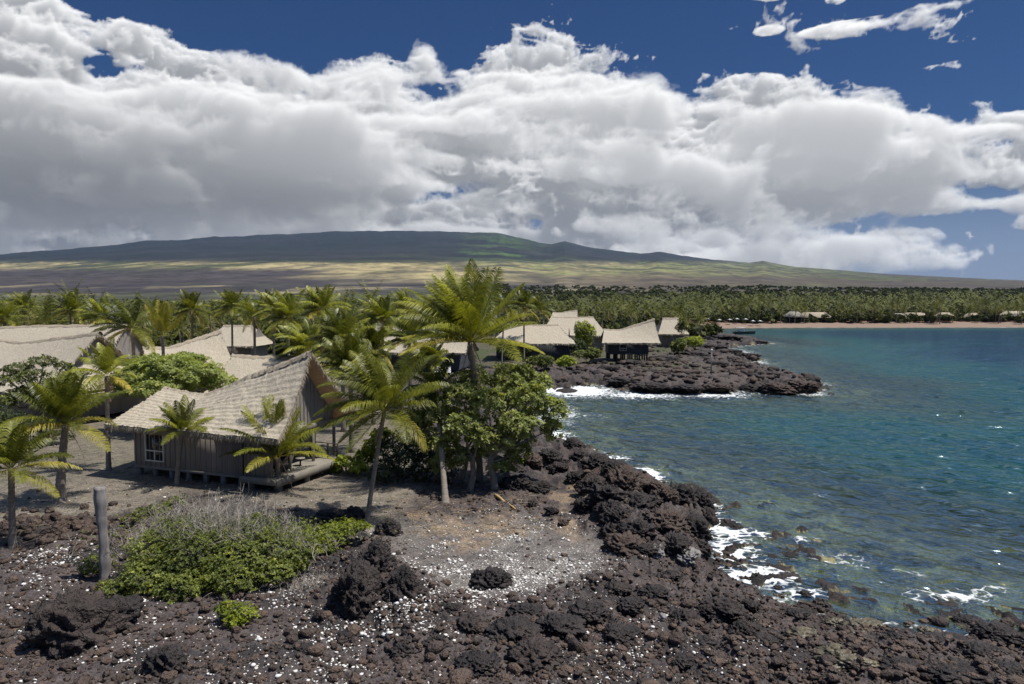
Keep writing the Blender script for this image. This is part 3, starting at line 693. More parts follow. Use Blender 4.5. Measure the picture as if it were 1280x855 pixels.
def palm(name, loc, label, group=None, hang_dead=0, mat_leaf=None, rz=0, nuts=True, **kw):
    tr, cr, head = palm_meshes(**kw)
    e = empty(name, loc, rz); tag(e, label, 'palm', group)
    tr.build('trunk', m_trunk, e, True); cr.build('crown', mat_leaf or m_palm, e, False)
    rng = np.random.RandomState(kw.get('seed', 1) + 50)
    for i in range(hang_dead):
        mb = MB(); az = rng.uniform(0, 6.28); d = (math.cos(az) * .45, math.sin(az) * .45, -.9)
        frond(mb, head + np.array([math.cos(az) * .12, math.sin(az) * .12, -.15]), d, kw['L'] * rng.uniform(.45, .65), .5, (-.05, 0, 0), 16, .35, .04, rng.uniform(0, .9), 1, .03, rng=rng)
        mb.build('dead_frond', m_deadfrond, e)
    return e
def gz(px, py): return ground_at(px, py)
def place(px, py): p = gz(px, py); return (p[0], p[1], p[2])
WIND = (-.40, .02, .04)
# name, base px, crown px (centre of the head), L, extra
def hero(px, py, cx, cy, L, label, D=None, **kw):
    if D is None: b = gz(px, py)
    else:
        b = atD(px, 420, D); b[2] = H(b[0], b[1])
    h = atD(cx, cy, b[1]); dz = h[2] - b[2]
    k = dict(top=dz, L=L, lean=(h[0] - b[0], 0)); k.update(kw)
    dead = k.pop('dead', 0)
    return palm('coconut_palm', tuple(b), label, hang_dead=dead, **k)
hero(600, 601, 588, 428, 4.8, 'tall coconut palm rising behind the round-leaved tree, crown blown upright by the wind', nf=42, nst=54, leaf=1.25, lw=.042, sweep=.45, wind=(-.30, .05, .30), spread=(-.45, 1.45), seed=3, r0=.2, r1=.15, dead=5, tint=(.25, 1), old=.1, up_bias=.25, droop=(.3, .8))
hero(458, 652, 481, 512, 3.35, 'wind-blown coconut palm with a slim pale trunk beside the bright green creeper', nf=36, nst=48, leaf=1.05, lw=.036, sweep=.35, wind=(-.50, -.05, .16), spread=(-.6, 1.4), seed=8, r0=.12, r1=.085, dead=1, tint=(.35, 1), old=.05, curve=.1)
hero(75, 628, 82, 532, 3.1, 'stout coconut palm with a flared fibrous trunk in the gravel yard left of the hut', nf=26, nst=44, leaf=.9, lw=.042, wind=(-.16, 0, .08), spread=(-.15, 1.45), seed=5, r0=.26, r1=.16, base_r=1.9, dead=1, tint=(.1, .75), old=.18, droop=(.35, .9))
hero(16, 682, 14, 588, 2.4, 'small coconut palm with yellow lower fronds at the rocky edge of the yard', nf=22, nst=38, leaf=.7, lw=.04, wind=(-.12, 0, .04), spread=(-.35, 1.4), seed=12, r0=.14, r1=.12, tint=(.15, .8), old=.25, droop=(.5, 1.1))
hero(221, 606, 228, 541, 2.05, 'young coconut palm with a thin crown against the big thatched roof', nf=19, nst=34, leaf=.6, lw=.045, wind=(-.22, 0, .05), spread=(-.1, 1.4), seed=21, r0=.13, r1=.10, dead=1, tint=(.2, .8), old=.1)
hero(347, 612, 347, 572, 3.5, 'low coconut palm with long arching fronds in front of the deck', nf=24, nst=42, leaf=.7, lw=.05, wind=(-.10, 0, .05), spread=(.05, 1.45), seed=33, r0=.16, r1=.13, dead=2, tint=(.3, 1.0), old=.12, droop=(.5, 1.0))
hero(136, 588, 133, 470, 2.3, 'coconut palm with a pale banded trunk at the left corner of the hut', nf=16, nst=32, leaf=.6, lw=.05, wind=(-.15, 0, .02), spread=(-.3, 1.35), seed=41, r0=.15, r1=.11, dead=3, tint=(.3, 1.0), old=.2)
hero(557, 626, 538, 500, 2.5, 'leaning coconut palm with a pale trunk, its dark crown half inside the round-leaved tree', nf=20, nst=34, leaf=.8, lw=.05, wind=(-.30, 0, .0), spread=(-.5, 1.1), seed=44, r0=.17, r1=.11, tint=(0, .45), old=.05, curve=.1, lean=(-.9, 4.2))
hero(168, 470, 165, 410, 3.9, 'dark windswept coconut palm between the big left roofs', D=70, nf=26, nst=30, leaf=1.0, lw=.07, sweep=.7, wind=(-.55, 0, .05), spread=(-.6, 1.35), seed=51, r0=.2, r1=.15, tint=(0, .45), old=.12, dead=2)
hero(205, 470, 203, 420, 3.3, 'young yellow coconut palm with nearly upright fronds beside the dark windswept palm', D=66, nf=11, nst=30, leaf=.75, lw=.07, wind=(-.04, 0, .25), spread=(.7, 1.5), seed=61, r0=.15, r1=.14, tint=(1.0, 1.5), old=.3, droop=(.1, .3))
hero(627, 460, 631, 386, 3.8, 'tall thin coconut palm standing on the beach cove before the long pale roofs', nf=20, nst=24, leaf=.9, lw=.08, wind=(-.35, 0, .03), seed=71, r0=.15, r1=.11, tint=(.2, .8), spread=(-.5, 1.2))
hero(318, 455, 318, 396, 4.0, 'coconut palm with hanging dead fronds before the small thatched roof with a dark wall', D=98, nf=18, nst=24, leaf=.9, lw=.08, wind=(-.2, 0, .03), seed=72, r0=.2, r1=.15, tint=(.2, .7), dead=3, spread=(-.5, 1.2))
mid = [(360, 398, 78, 4.1), (402, 388, 84, 4.2), (428, 428, 58, 3.6), (446, 384, 92, 4.4), (384, 436, 64, 3.7), (478, 402, 75, 3.6), (512, 424, 72, 3.2), (438, 462, 50, 3.3), (342, 388, 95, 3.9), (412, 412, 66, 3.6), (290, 386, 110, 4.0),
       (506, 384, 118, 4.0), (545, 388, 112, 3.7), (466, 440, 62, 3.2), (402, 452, 58, 2.9), (655, 384, 128, 4.0), (672, 388, 138, 4.0), (128, 398, 105, 4.2), (30, 385, 125, 4.2), (88, 388, 120, 4.1), (240, 388, 105, 3.8), (428, 362 + 14, 100, 4.2), (5, 398, 110, 4.0), (540, 452, 66, 2.4)]
mid_labels = {}
where = ['behind the ridge of the big hut', 'left of the tall upright palm', 'between the hut gable and the wind-blown palm', 'high above the roofs in the middle', 'close behind the hut gable', 'in front of the half hidden long roof', 'beside the far roof with white deck chairs', 'leaning over the hut gable from behind', 'right of the small pale roof', 'in the thick of the grove behind the hut',
         'behind the dark windswept palm and yellow palm', 'rising beyond the half hidden roof', 'standing just left of the tall palm crown', 'half covered by the wind-blown palm', 'low beside the hut gable', 'right of the tall palm crown above the pale roofs', 'above the two long pale roofs', 'behind the left thatched roofs', 'above the far left roof', 'behind the gablet of the far left roof', 'between the yellow palm and the small pale roof', 'tallest of the grove behind the hut', 'at the left edge above the long roof', 'small and low before the far roof wall']
for i, ((cx, cy, D, L), w_) in enumerate(zip(mid, where)):
    if i in (3, 9, 14, 21): continue
    hero(cx, 430, cx, cy, L * .86, 'coconut palm ' + w_, D=D, nf=27, nst=24 if D > 80 else 34, leaf=1.1 if D > 80 else 1.0, lw=.09 if D > 80 else .065, sweep=.4, wind=(-.36 + .12 * math.sin(i), .02, .08), spread=(-.55, 1.35), seed=100 + i, r0=.18, r1=.13, tint=(.1, .85), trunkseg=10, dead=(1 if i % 3 == 0 else 0))

# ------------------------------------------------------------------ leafy trees and bushes
def rosettes(mb, C, Nn, size, nl=9, tint=None, rng=RNG, width=.42, cup=.5, droop=0.0):
    """tufts of oval leaves around every point"""
    n = len(C); size = np.broadcast_to(size, (n,))
    Nn = Nn / (np.linalg.norm(Nn, axis=1)[:, None] + 1e-9)
    ref = np.where(np.abs(Nn[:, 2:3]) < .9, np.array([[0, 0, 1.]]), np.array([[1., 0, 0]]))
    u = np.cross(Nn, ref); u /= np.linalg.norm(u, axis=1)[:, None]; v = np.cross(Nn, u)
    if tint is None: tint = rng.uniform(0, 1, n)
    for l in range(nl):
        a = l * 2.399 + rng.uniform(-.4, .4, n); cu = cup + rng.uniform(-.45, .45, n)
        d = u * np.cos(a)[:, None] + v * np.sin(a)[:, None]
        dr = d * np.cos(cu)[:, None] + Nn * np.sin(cu)[:, None]; dr[:, 2] -= droop
        w = np.cross(dr, Nn); w /= np.linalg.norm(w, axis=1)[:, None] + 1e-9
        w = w + Nn * rng.uniform(-.3, .3, n)[:, None]
        L = (size * rng.uniform(.7, 1.15, n))[:, None]
        b = C + dr * L * .08; m_ = C + dr * L * .58; t = C + dr * L - Nn * L * .12
        V = np.stack([b, m_ + w * L * width * .5, t, m_ - w * L * width * .5], 1).reshape(-1, 3)
        mb.add(V, np.arange(n)[:, None] * 4 + np.array([[0, 1, 2, 3]]), None, np.repeat(np.clip(tint + rng.normal(0, .15, n), 0, 2), 4))
def blob_points(blobs, dens, rng, shell=(.72, 1.03), under=.35, lump=.28, seed=0):
    """points on the lumpy skins of ellipsoids; points deep inside another lobe are dropped"""
    P, Q = [], []
    for (cx, cy, cz, rx, ry, rz) in blobs:
        n = int(dens * (rx * ry + ry * rz + rx * rz) * 4.2)
        d = rng.normal(0, 1, (n, 3)); d /= np.linalg.norm(d, axis=1)[:, None]
        keep = (d[:, 2] > -.25) | (rng.uniform(0, 1, n) < under); d = d[keep]; n = len(d)
        f = 1 + lump * vnoise(d[:, 0] * 3 + cx + 7, d[:, 1] * 3 + d[:, 2] * 2 + cy, seed) + .5 * lump * vnoise(d[:, 0] * 7 + cx, d[:, 1] * 7 - d[:, 2] * 5, seed + 3)
        rr = rng.uniform(shell[0], shell[1], n) * f
        P.append(np.stack([cx + d[:, 0] * rx * rr, cy + d[:, 1] * ry * rr, cz + d[:, 2] * rz * rr], 1)); Q.append(d)
    P = np.vstack(P); Q = np.vstack(Q); ok = np.ones(len(P), bool)
    for (cx, cy, cz, rx, ry, rz) in blobs:
        q = ((P[:, 0] - cx) / rx) ** 2 + ((P[:, 1] - cy) / ry) ** 2 + ((P[:, 2] - cz) / rz) ** 2
        ok &= q > .36
    return P[ok], Q[ok]
def leafy(name, cat, loc, blobs, label, matl, dens, size, nl=8, group=None, trunk=None, seed=1, tint=(0, 1), width=.42, cup=.5, limbs=True, limb_r=.09, parent_loc=True, old=.03, bark=None, under=.35, shell=(.72, 1.03), lump=.28):
    rng = np.random.RandomState(seed)
    e = empty(name, loc); tag(e, label, cat, group)
    P, Q = blob_points(blobs, dens, rng, seed=seed, under=under, shell=shell, lump=lump)
    mb = MB(); tn = tint[0] + (tint[1] - tint[0]) * (.5 + .5 * fbm(P[:, 0] * 1.3, P[:, 1] * 1.3 + P[:, 2] * 1.7, 2, seed) + rng.normal(0, .22, len(P))); tn = np.clip(tn, 0, 1)
    tn[rng.uniform(0, 1, len(P)) < old] = 1.7
    Qn = Q * .8 + np.array([0, 0, .95]) + rng.normal(0, .25, Q.shape)
    rosettes(mb, P, Qn, rng.uniform(.8, 1.2, len(P)) * size, nl, tn, rng, width, cup)
    mb.build('crown' if trunk else 'foliage', matl, e)
    if limbs:
        tb = MB()
        roots = trunk or [(0, 0, .12)]
        zm = np.mean([b_[2] for b_ in blobs]); xm = np.mean([b_[0] for b_ in blobs]); forks = []
        if trunk:
            for r_ in roots:
                tt = np.linspace(0, 1, 6); q_ = np.stack([r_[0] + (xm - r_[0]) * .25 * tt ** 2 + .10 * np.sin(tt * 5 + r_[0]), r_[1] + .08 * np.sin(tt * 4), -.25 + (zm * .55 + .25) * tt], 1)
                tb.tube(q_, r_[2] * (1.25 - .5 * tt), 9); forks.append([q_[3], q_[4], q_[5], q_[5]])
        for (cx, cy, cz, rx, ry, rz) in blobs:
            r_ = roots[int(rng.randint(len(roots)))] if len(roots) < 2 else min(roots, key=lambda q: (q[0] - cx) ** 2 + (q[1] - cy) ** 2)
            k = 7; t = np.linspace(0, 1, k)
            st = np.array([r_[0], r_[1], -.25]); en = np.array([cx, cy, cz + .1 * rz])
            if trunk: fk = forks[roots.index(r_)]; st = fk[int(rng.randint(1, len(fk)))]
            midp = np.array([r_[0] * .5 + cx * .5 + rng.uniform(-.2, .2), r_[1] * .5 + cy * .5, (st[2] + cz) * .5])
            pts = (1 - t)[:, None] ** 2 * st + 2 * (t * (1 - t))[:, None] * midp + (t ** 2)[:, None] * en
            pts[1:-1] += rng.normal(0, .05 * max(rx, .3), (k - 2, 3))
            tb.tube(pts, (r_[2] * .5 if trunk else limb_r) * (1 - .75 * t), 7)
            for q in range(4):
                a = pts[rng.randint(3, k)]; dd = rng.normal(0, 1, 3); dd /= np.linalg.norm(dd); dd[2] = abs(dd[2]) * .7
                tb.tube([a, a + dd * np.array([rx, ry, rz]) * .45 + [0, 0, .05], a + dd * np.array([rx, ry, rz]) * .9], [limb_r * .4, limb_r * .25, limb_r * .1], 4)
        tb.build('trunk' if trunk else 'stems', bark or m_bark, e, True)
    return e
LOBE = .88
def at_D_blob(loc, px, py, D, rpx, rpy, ry=None):
    """a lobe of the size it shows at a distance, as an offset from its plant's base"""
    p = atD(px, py, D); s = D / FPX
    return (p[0] - loc[0], p[1] - loc[1], p[2] - loc[2], rpx * s * LOBE, (ry if ry else rpx * s) * LOBE, rpy * s * LOBE)
# the big round-leaved tree at the shore
L0 = place(603, 604); D0 = L0[1]
bl = [at_D_blob(L0, *b) for b in ((545, 520, D0 - .2, 26, 24), (575, 500, D0 - .4, 28, 24), (610, 505, D0 - 1.0, 26, 22), (580, 535, D0 - 1.6, 30, 20), (555, 555, D0 - 1.2, 22, 16), (640, 490, D0 + .3, 28, 24), (665, 500, D0 - .6, 26, 24), (690, 515, D0 - .3, 20, 20), (650, 530, D0 - 1.3, 28, 20), (625, 550, D0 - 1.4, 22, 18), (595, 480, D0 + 1.5, 28, 20), (635, 470, D0 + 2.0, 24, 16), (672, 480, D0 + 1.2, 20, 16), (690, 538, D0 + .2, 14, 16), (602, 565, D0 - .6, 16, 12), (520, 530, D0 + 1, 20, 20), (640, 575, D0 + .5, 14, 14), (655, 548, D0 + .2, 14, 12), (532, 500, D0 + .6, 20, 14), (656, 465, D0 + .8, 14, 10), (545, 580, D0 - .8, 10, 10), (572, 572, D0 - 1.2, 18, 12), (622, 582, D0 - .9, 16, 11), (650, 566, D0 - .5, 16, 12), (530, 552, D0 - .4, 16, 14), (600, 545, D0 - 2.0, 20, 14))]
tr_off = [(gz(588, 612)[0] - L0[0], gz(588, 612)[1] - L0[1], .17), (gz(616, 612)[0] - L0[0], gz(616, 612)[1] - L0[1], .19), (gz(578, 603)[0] - L0[0], gz(578, 603)[1] - L0[1], .12)]
leafy('broadleaf_tree', 'tree', L0, bl, 'spreading round-leaved tree with pale green leaf tufts and grey trunks at the shore', m_heli, 30, .24, 8, trunk=tr_off, seed=4, width=.45, cup=.55, old=.05)
# dark thicket behind and left of it
L1 = place(500, 604)
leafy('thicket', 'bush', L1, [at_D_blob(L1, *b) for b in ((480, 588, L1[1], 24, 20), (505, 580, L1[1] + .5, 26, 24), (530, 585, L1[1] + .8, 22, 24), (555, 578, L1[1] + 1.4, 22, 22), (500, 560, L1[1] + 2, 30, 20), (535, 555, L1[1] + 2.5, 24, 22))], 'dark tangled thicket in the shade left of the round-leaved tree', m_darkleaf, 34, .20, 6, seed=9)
L1 = place(433, 592)
leafy('sea_grape_bush', 'bush', L1, [at_D_blob(L1, *b) for b in ((432, 578, L1[1], 14, 8), (450, 585, L1[1] - .5, 12, 8), (468, 560, L1[1] + .6, 16, 12), (478, 545, L1[1] + .8, 14, 10), (418, 585, L1[1] + .4, 9, 7), (455, 572, L1[1] + .8, 14, 9))], 'bright green broad-leaved bush at the right end of the deck', m_bright, 30, .26, 7, seed=14, width=.6)
# dense round tree behind the hut
D2 = 57; L2 = atD(215, 500, D2); L2[2] = H(L2[0], L2[1])
leafy('broadleaf_tree', 'tree', tuple(L2), [at_D_blob(L2, *b) for b in ((180, 468, D2, 34, 20), (215, 462, D2 - .5, 36, 20), (250, 470, D2 - .8, 34, 18), (275, 480, D2 - .8, 22, 12), (165, 482, D2 + .5, 24, 16), (205, 485, D2 - 1.5, 40, 16), (230, 452, D2 + 1.5, 30, 12), (190, 455, D2 + 1.5, 26, 12), (150, 478, D2 + .5, 14, 14))], 'dense dome-shaped green tree directly behind the ridge of the big hut', m_heli, 34, .25, 8, trunk=[(0, 0, .25)], seed=19, tint=(0, .6))
# flat-topped tree at the left
D3 = 52; L3 = atD(48, 520, D3); L3[2] = H(L3[0], L3[1])
leafy('flat_topped_tree', 'tree', tuple(L3), [at_D_blob(L3, *b) for b in ((22, 462, D3, 20, 8), (52, 452, D3, 18, 7), (12, 476, D3 - 1, 18, 8), (40, 470, D3 - 1.5, 18, 8), (80, 458, D3 + .5, 12, 6), (98, 470, D3, 14, 8), (75, 478, D3 - 1, 20, 9), (25, 495, D3 - 1, 22, 10), (60, 496, D3 - 1, 20, 10), (95, 490, D3, 12, 8), (5, 505, D3 - 2, 16, 10), (44, 486, D3 + .5, 20, 8))], 'flat-topped tree in loose green tiers in front of the far left roof', m_bush, 32, .20, 7, trunk=[(0, 0, .2)], seed=23, tint=(0, .6))
L4 = atD(20, 540, 47); L4[2] = H(L4[0], L4[1])
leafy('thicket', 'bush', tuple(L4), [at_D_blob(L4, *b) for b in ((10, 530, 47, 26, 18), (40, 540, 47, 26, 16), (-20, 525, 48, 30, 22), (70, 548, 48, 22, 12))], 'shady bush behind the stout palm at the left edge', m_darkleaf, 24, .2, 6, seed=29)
bushes = [(664, 452, 12, 8, m_bush, 'rounded green bush beside the thin palm trunk on the cove'), (682, 452, 14, 10, m_bush, 'leftmost of the two low mounded bushes in front of the point hut path'), (710, 453, 16, 9, m_bright, 'low mounded pale green bush at the black sand edge'), (736, 444, 18, 10, m_bush, 'spreading bush on the lava just left of the point hut'),
          (690, 430, 16, 14, m_bush, 'tall bush before the front long roof'), (733, 420, 16, 20, m_bright, 'upright pale green small tree between the long roof and the point hut'), (655, 440, 18, 9, m_bush, 'bush left of the sandy gap behind the cove'), (716, 432, 14, 12, m_darkleaf, 'dark bush under the right end of the long roof'),
          (846, 432, 14, 11, m_bush, 'bush directly right of the point hut'), (868, 428, 16, 9, m_bright, 'yellow green bush at the tip of the planted point'), (852, 408, 9, 13, m_bush, 'small wind-shaped tree on the lava beside the point hut'), (640, 428, 20, 12, m_darkleaf, 'dark bush under the left end of the front long roof')]
for i, (px, py, rx, ry, mt, lab) in enumerate(bushes):
    b = gz(px, min(py + ry, 462)) if py > 425 else None
    if b is None: b = atD(px, 420, 150 if px < 800 else 165); b[2] = H(b[0], b[1])
    D = b[1]; rr = np.random.RandomState(500 + i)
    bs_ = [at_D_blob(b, px + rr.uniform(-.5, .5) * rx, py + rr.uniform(-.35, .35) * ry, D + rr.uniform(-1, 1) * rx * D / FPX * .6, rx * rr.uniform(.45, .65), ry * rr.uniform(.5, .7)) for _ in range(6)]
    leafy('beach_bush' if ry < 13 else 'small_tree', 'bush' if ry < 13 else 'tree', tuple(b), bs_, lab, mt, 12, .38, 6, seed=600 + i, limb_r=.06)
# foreground bush: leafy below, bare twigs above
L5 = place(255, 745)
def fb(px, py, dy, rx, ry): return at_D_blob(L5, px, py, L5[1] + dy, rx, ry)
fore = [fb(150, 745, .6, 38, 22), (fb(190, 722, .9, 42, 26)), fb(230, 735, .3, 44, 26), fb(200, 690, 2.2, 40, 26), fb(250, 690, 1.8, 46, 30), fb(300, 700, 1.6, 44, 28), fb(290, 725, .8, 40, 22), fb(340, 690, 2.4, 40, 26), fb(345, 715, 1.2, 28, 18), fb(120, 705, 2.4, 22, 12), fb(235, 665, 3.2, 46, 22), fb(310, 665, 3.4, 50, 20), fb(170, 755, 0, 30, 14), fb(370, 700, 2.2, 24, 18)]
fe = leafy('shore_bush', 'bush', L5, fore, 'large mounded shore bush, green below with bare grey twigs on top, behind the wooden post', m_bush, 150, .088, 7, seed=77, tint=(0, .85), width=.55, old=.05, limb_r=.04)
tw = MB(); rr = np.random.RandomState(9)
for i in range(1100):
    px = rr.normal(268, 58); dy = rr.uniform(1.8, 5.2)
    b = atD(px, 640, L5[1] + dy); z0 = H(b[0], b[1]); s = np.array([b[0] - L5[0], b[1] - L5[1], z0 - L5[2] + rr.uniform(.1, .7)])
    hgt = rr.uniform(1.0, 2.1) * math.exp(-((px - 280) / 120) ** 2); dr = np.array([rr.normal(-.12, .35), rr.normal(0, .3), 1]); q = s.copy(); pts = [q.copy()]
    for k in range(5): dr = dr + rr.normal(0, .22, 3); dr /= np.linalg.norm(dr); q = q + dr * hgt / 5; pts.append(q.copy())
    tw.tube(pts, [.017, .014, .012, .010, .008, .005], 3, cap=False)
    for j in range(4):
        a = pts[rr.randint(2, 6)]; d2 = dr * .6 + rr.normal(0, .6, 3); d2 /= np.linalg.norm(d2)
        tw.tube([a, a + d2 * .16 + [0, 0, .03], a + d2 * .30 + [0, 0, .08]], [.009, .007, .004], 3, cap=False)
tw.build('bare_twigs', m_dry, fe)
lf = MB(); C = []
for i in range(2400):
    px = rr.normal(285, 66); dy = rr.uniform(2.2, 5.0); b = atD(px, 640, L5[1] + dy); C.append([b[0] - L5[0], b[1] - L5[1], H(b[0], b[1]) - L5[2] + rr.uniform(.5, 1.5)])
rosettes(lf, np.array(C), rr.normal(0, .4, (2400, 3)) + [0, 0, 1], .09, 6, rr.uniform(.3, 1, 2400), rr); lf.build('sparse_leaves', m_bush, fe)
def low_bush(pxc, pyc, blobs, label, mt, seed, size=.11, dens=80, name='creeper_mat'):
    L = place(pxc, pyc)
    return leafy(name, 'plant', L, [at_D_blob(L, a, b, L[1] + d, rx, ry) for a, b, d, rx, ry in blobs], label, mt, dens, size, 7, seed=seed, width=.6, limb_r=.02, old=.02)
low_bush(405, 690, [(385, 678, .6, 26, 18), (410, 668, 1.2, 26, 14), (430, 660, 1.6, 24, 10), (450, 657, 1.6, 14, 5), (400, 685, .2, 22, 12), (375, 665, 1.8, 20, 14)], 'bright yellow green creeping plant spilling between the black boulders and the pale palm trunk', m_bright, 81)
low_bush(297, 780, [(285, 762, .2, 16, 11), (303, 768, 0, 18, 12), (295, 776, -.2, 14, 8)], 'small bright green plant in the lava below the large shore bush', m_bright, 82)
low_bush(195, 655, [(180, 642, .4, 16, 8), (200, 636, .8, 18, 8), (165, 648, .2, 12, 6), (222, 628, 1.2, 14, 8)], 'thin green runners on the gravel above the large shore bush', m_bush, 83, dens=40)

# ------------------------------------------------------------------ thatched huts
def hut(name, loc, rz, label, L=8.0, W=6.6, floor=.45, eave=2.85, ridge_lo=4.6, ridge_hi=7.2, porch=2.4, over=1.0, deck=True, detail=2, group=None, wallmat=None, windows=(), skirt=False, sym=False, seed=1, stilts=0.0, hip=0.0, rail=True):
    rng = np.random.RandomState(seed)
    e = empty(name, loc, rz); tag(e, label, 'hut', group)
    wallmat = wallmat or m_wall
    nx, ns = {2: (150, 100), 1: (36, 12), 0: (14, 6)}[detail]
    hl = L / 2
    xl_r, xl_e = -hl - (1.0 if detail == 2 else .5) + hip, -hl - over * 1.2
    xr_r, xr_e = hl + porch - .20, hl + porch + (.85 if detail == 2 else .35)
    if sym: xr_r, xr_e = hl + .5 - hip, hl + over
    he = W / 2 + over
    def ridge(t):
        if sym: return ridge_lo + (ridge_hi - ridge_lo) * (2 * abs(t - .5)) ** 2
        q_ = np.clip((t - .30) / .70, 0, 1); a = q_ * .82 + .18 * q_ * q_ - .10 * np.exp(-((t - .30) / .12) ** 2) * 0
        return ridge_lo + (ridge_hi - ridge_lo) * a - (.30 if detail == 2 else .12) * np.sin(np.pi * np.clip(t * 1.7, 0, 1))
    t = np.linspace(0, 1, nx); s = np.linspace(0, 1, ns)
    T, S = np.meshgrid(t, s, indexing='ij')
    X = (xl_r + (xr_r - xl_r) * T) * (1 - S) + (xl_e + (xr_e - xl_e) * T) * S
    ex = 1.06 + .24 * smooth(.3, 1, T) * (ridge_hi > ridge_lo + .5)
    Zr = ridge(T); Zt = eave + (Zr - eave) * (1 - S) ** ex
    # thatch courses and lumps on top
    dist = S * np.hypot(he, 4)
    if detail:
        Zt = Zt + ((.075 if detail == 2 else .05) * ((dist / .40 + .12 * vnoise(X * 1.5, dist, seed + 8)) % 1) * (S > .02) + .05 * fbm(X / 1.1, S * 6, 3, seed) + .035 * vnoise(X / .22, dist / .3, seed + 4)) * (1 if detail == 2 else .8)
    thick = .30
    rf = MB()
    for sg in (-1, 1):
        Y = sg * he * S
        top = np.stack([X, Y, Zt], -1).reshape(-1, 3)
        Zb = eave + (Zr - eave) * (1 - S) ** ex - thick * (.55 + .45 * S); Zb = Zb - .25 * (S < .02)
        bot = np.stack([X, Y, Zb], -1).reshape(-1, 3)
        F = grid_faces(nx, ns); F = F if sg < 0 else F[:, ::-1]
        tw_ = np.zeros(nx * ns)
        rf.add(top, F, a=tw_)
        # rim: eave, the two rakes (their own shade: the cut thatch ends)
        idx = np.arange(nx * ns).reshape(nx, ns)
        for line in (idx[:, -1], idx[0, :], idx[-1, :]):
            A = top[line]; B = bot[line]; k = len(line)
            VV = np.vstack([A, B]); i = np.arange(k - 1)
            rf.add(VV, np.stack([i, i + 1, k + i + 1, k + i], 1), a=np.concatenate([np.full(k, .35), np.full(k, .9)]))
        if sg == -1: botL = bot, F
        else: botR = bot, F
        # shaggy fringe
        if detail:
            step = .022 if detail == 2 else .16
            for line, outd in ((top[idx[:, -1]], np.array([0, sg * .25, -1.])), (top[idx[-1, :]], np.array([.30, 0, -1.])), (top[idx[0, :]], np.array([-.3, 0, -1.]))):
                seg = np.linalg.norm(np.diff(line, axis=0), axis=1); cum = np.concatenate([[0], np.cumsum(seg)])
                n = int(cum[-1] / step); u = rng.uniform(0, cum[-1], n)
                P = np.stack([np.interp(u, cum, line[:, q]) for q in range(3)], 1) + rng.normal(0, .04, (n, 3)) - [0, 0, .03]
                ln = rng.uniform(.16, .36, (n, 1)); D_ = outd + rng.normal(0, .22, (n, 3))
                wv = (line[-1] - line[0]); wv = wv / np.linalg.norm(wv) * step * (.9 if detail == 2 else .8)
                V = np.stack([P - wv, P + wv, P + D_ * ln], 1).reshape(-1, 3)
                rf.add(V, None, np.arange(n)[:, None] * 3 + np.array([[0, 1, 2]]), np.repeat(rng.uniform(0, .8, n), 3))
    if skirt:      # a hipped lower roof under the gablet
        zt = eave + (ridge_hi - eave) * .42; yb = he * .52
        k = 14; a = np.linspace(-1, 1, k); q = np.linspace(0, 1, 8); A_, Q_ = np.meshgrid(a, q, indexing='ij')
        xs_ = xr_r - .6 + (2.8) * Q_; ys_ = A_ * (yb + (he + .1 - yb) * Q_); zs_ = zt - (zt - eave) * (1 - (1 - Q_) ** 1.2) + .05 * fbm(A_ * 5, Q_ * 4, 3, seed)
        F = grid_faces(k, 8)
        rf.add(np.stack([xs_, ys_, zs_], -1).reshape(-1, 3), F); rf.add(np.stack([xs_, ys_, zs_ - .28], -1).reshape(-1, 3), F[:, ::-1])
        for sg in (-1, 1):   # returns along the sides
            V = [(xr_r - 2.6, sg * yb, zt), (xr_r - .6, sg * yb, zt), (xr_r + 2.2, sg * (he + .1), eave), (xr_r - 2.6, sg * (he + .1), eave)]
            rf.add(V, [(0, 1, 2, 3)])
    if hip:        # sloping thatch ends
        for end, xr_, xe_ in ((0, xl_r, xl_e), (1, xr_r, xr_e)):
            if end == 1 and not sym: continue
            k, q = 12, 8; a = np.linspace(-1, 1, k); qq = np.linspace(0, 1, q); A_, Q_ = np.meshgrid(a, qq, indexing='ij')
            zr = float(ridge(np.array(float(end)))); V = np.stack([xr_ + (xe_ - xr_) * Q_, A_ * he * Q_, eave + (zr - eave) * (1 - Q_) ** 1.12 + .04 * fbm(A_ * 4, Q_ * 5, 3, seed)], -1)
            rf.add(V.reshape(-1, 3), grid_faces(k, q))
    roof = rf.build('roof', m_thatch, e, True)
    sf = MB()
    for b_, F in (botL, botR): sf.add(b_ + [0, 0, -.004], F[:, ::-1])
    sf.build('soffit', m_soffit if detail == 2 else m_cap, e, True)
    # ridge cap
    rc = MB(); k = nx; xs = xl_r - .12 + (xr_r - xl_r + .22) * t; zz = ridge(t) + .05
    prof = np.array([(-.34, -.30), (-.22, -.12), (-.10, .0), (.0, .04), (.10, .0), (.22, -.12), (.34, -.30)])
    sc_ = 1 + .18 * vnoise(xs * 2.2, xs * 0, seed + 9)
    V = np.stack([np.repeat(xs[:, None], 7, 1), prof[None, :, 0] * sc_[:, None], zz[:, None] + prof[None, :, 1] * sc_[:, None]], -1)
    V = V + rng.normal(0, .03, V.shape)
    rc.add(V.reshape(-1, 3), grid_faces(k, 7)); rc.build('ridge_cap', m_cap, e, True)
    # walls: boards with battens
    fl = floor + stilts
    wb_ = MB(); zt = eave - .02 - stilts * 0
    wt = .10
    def under(x, y):        # underside of the thatch above a point
        tt = np.clip((x - xl_r) / (xr_r - xl_r), 0, 1); ss = min(1, abs(y) / he)
        exq = 1.06 + .24 * float(smooth(.3, 1, tt)) * (ridge_hi > ridge_lo + .5)
        return eave + (float(ridge(np.array(tt))) - eave) * (1 - ss) ** exq - .32
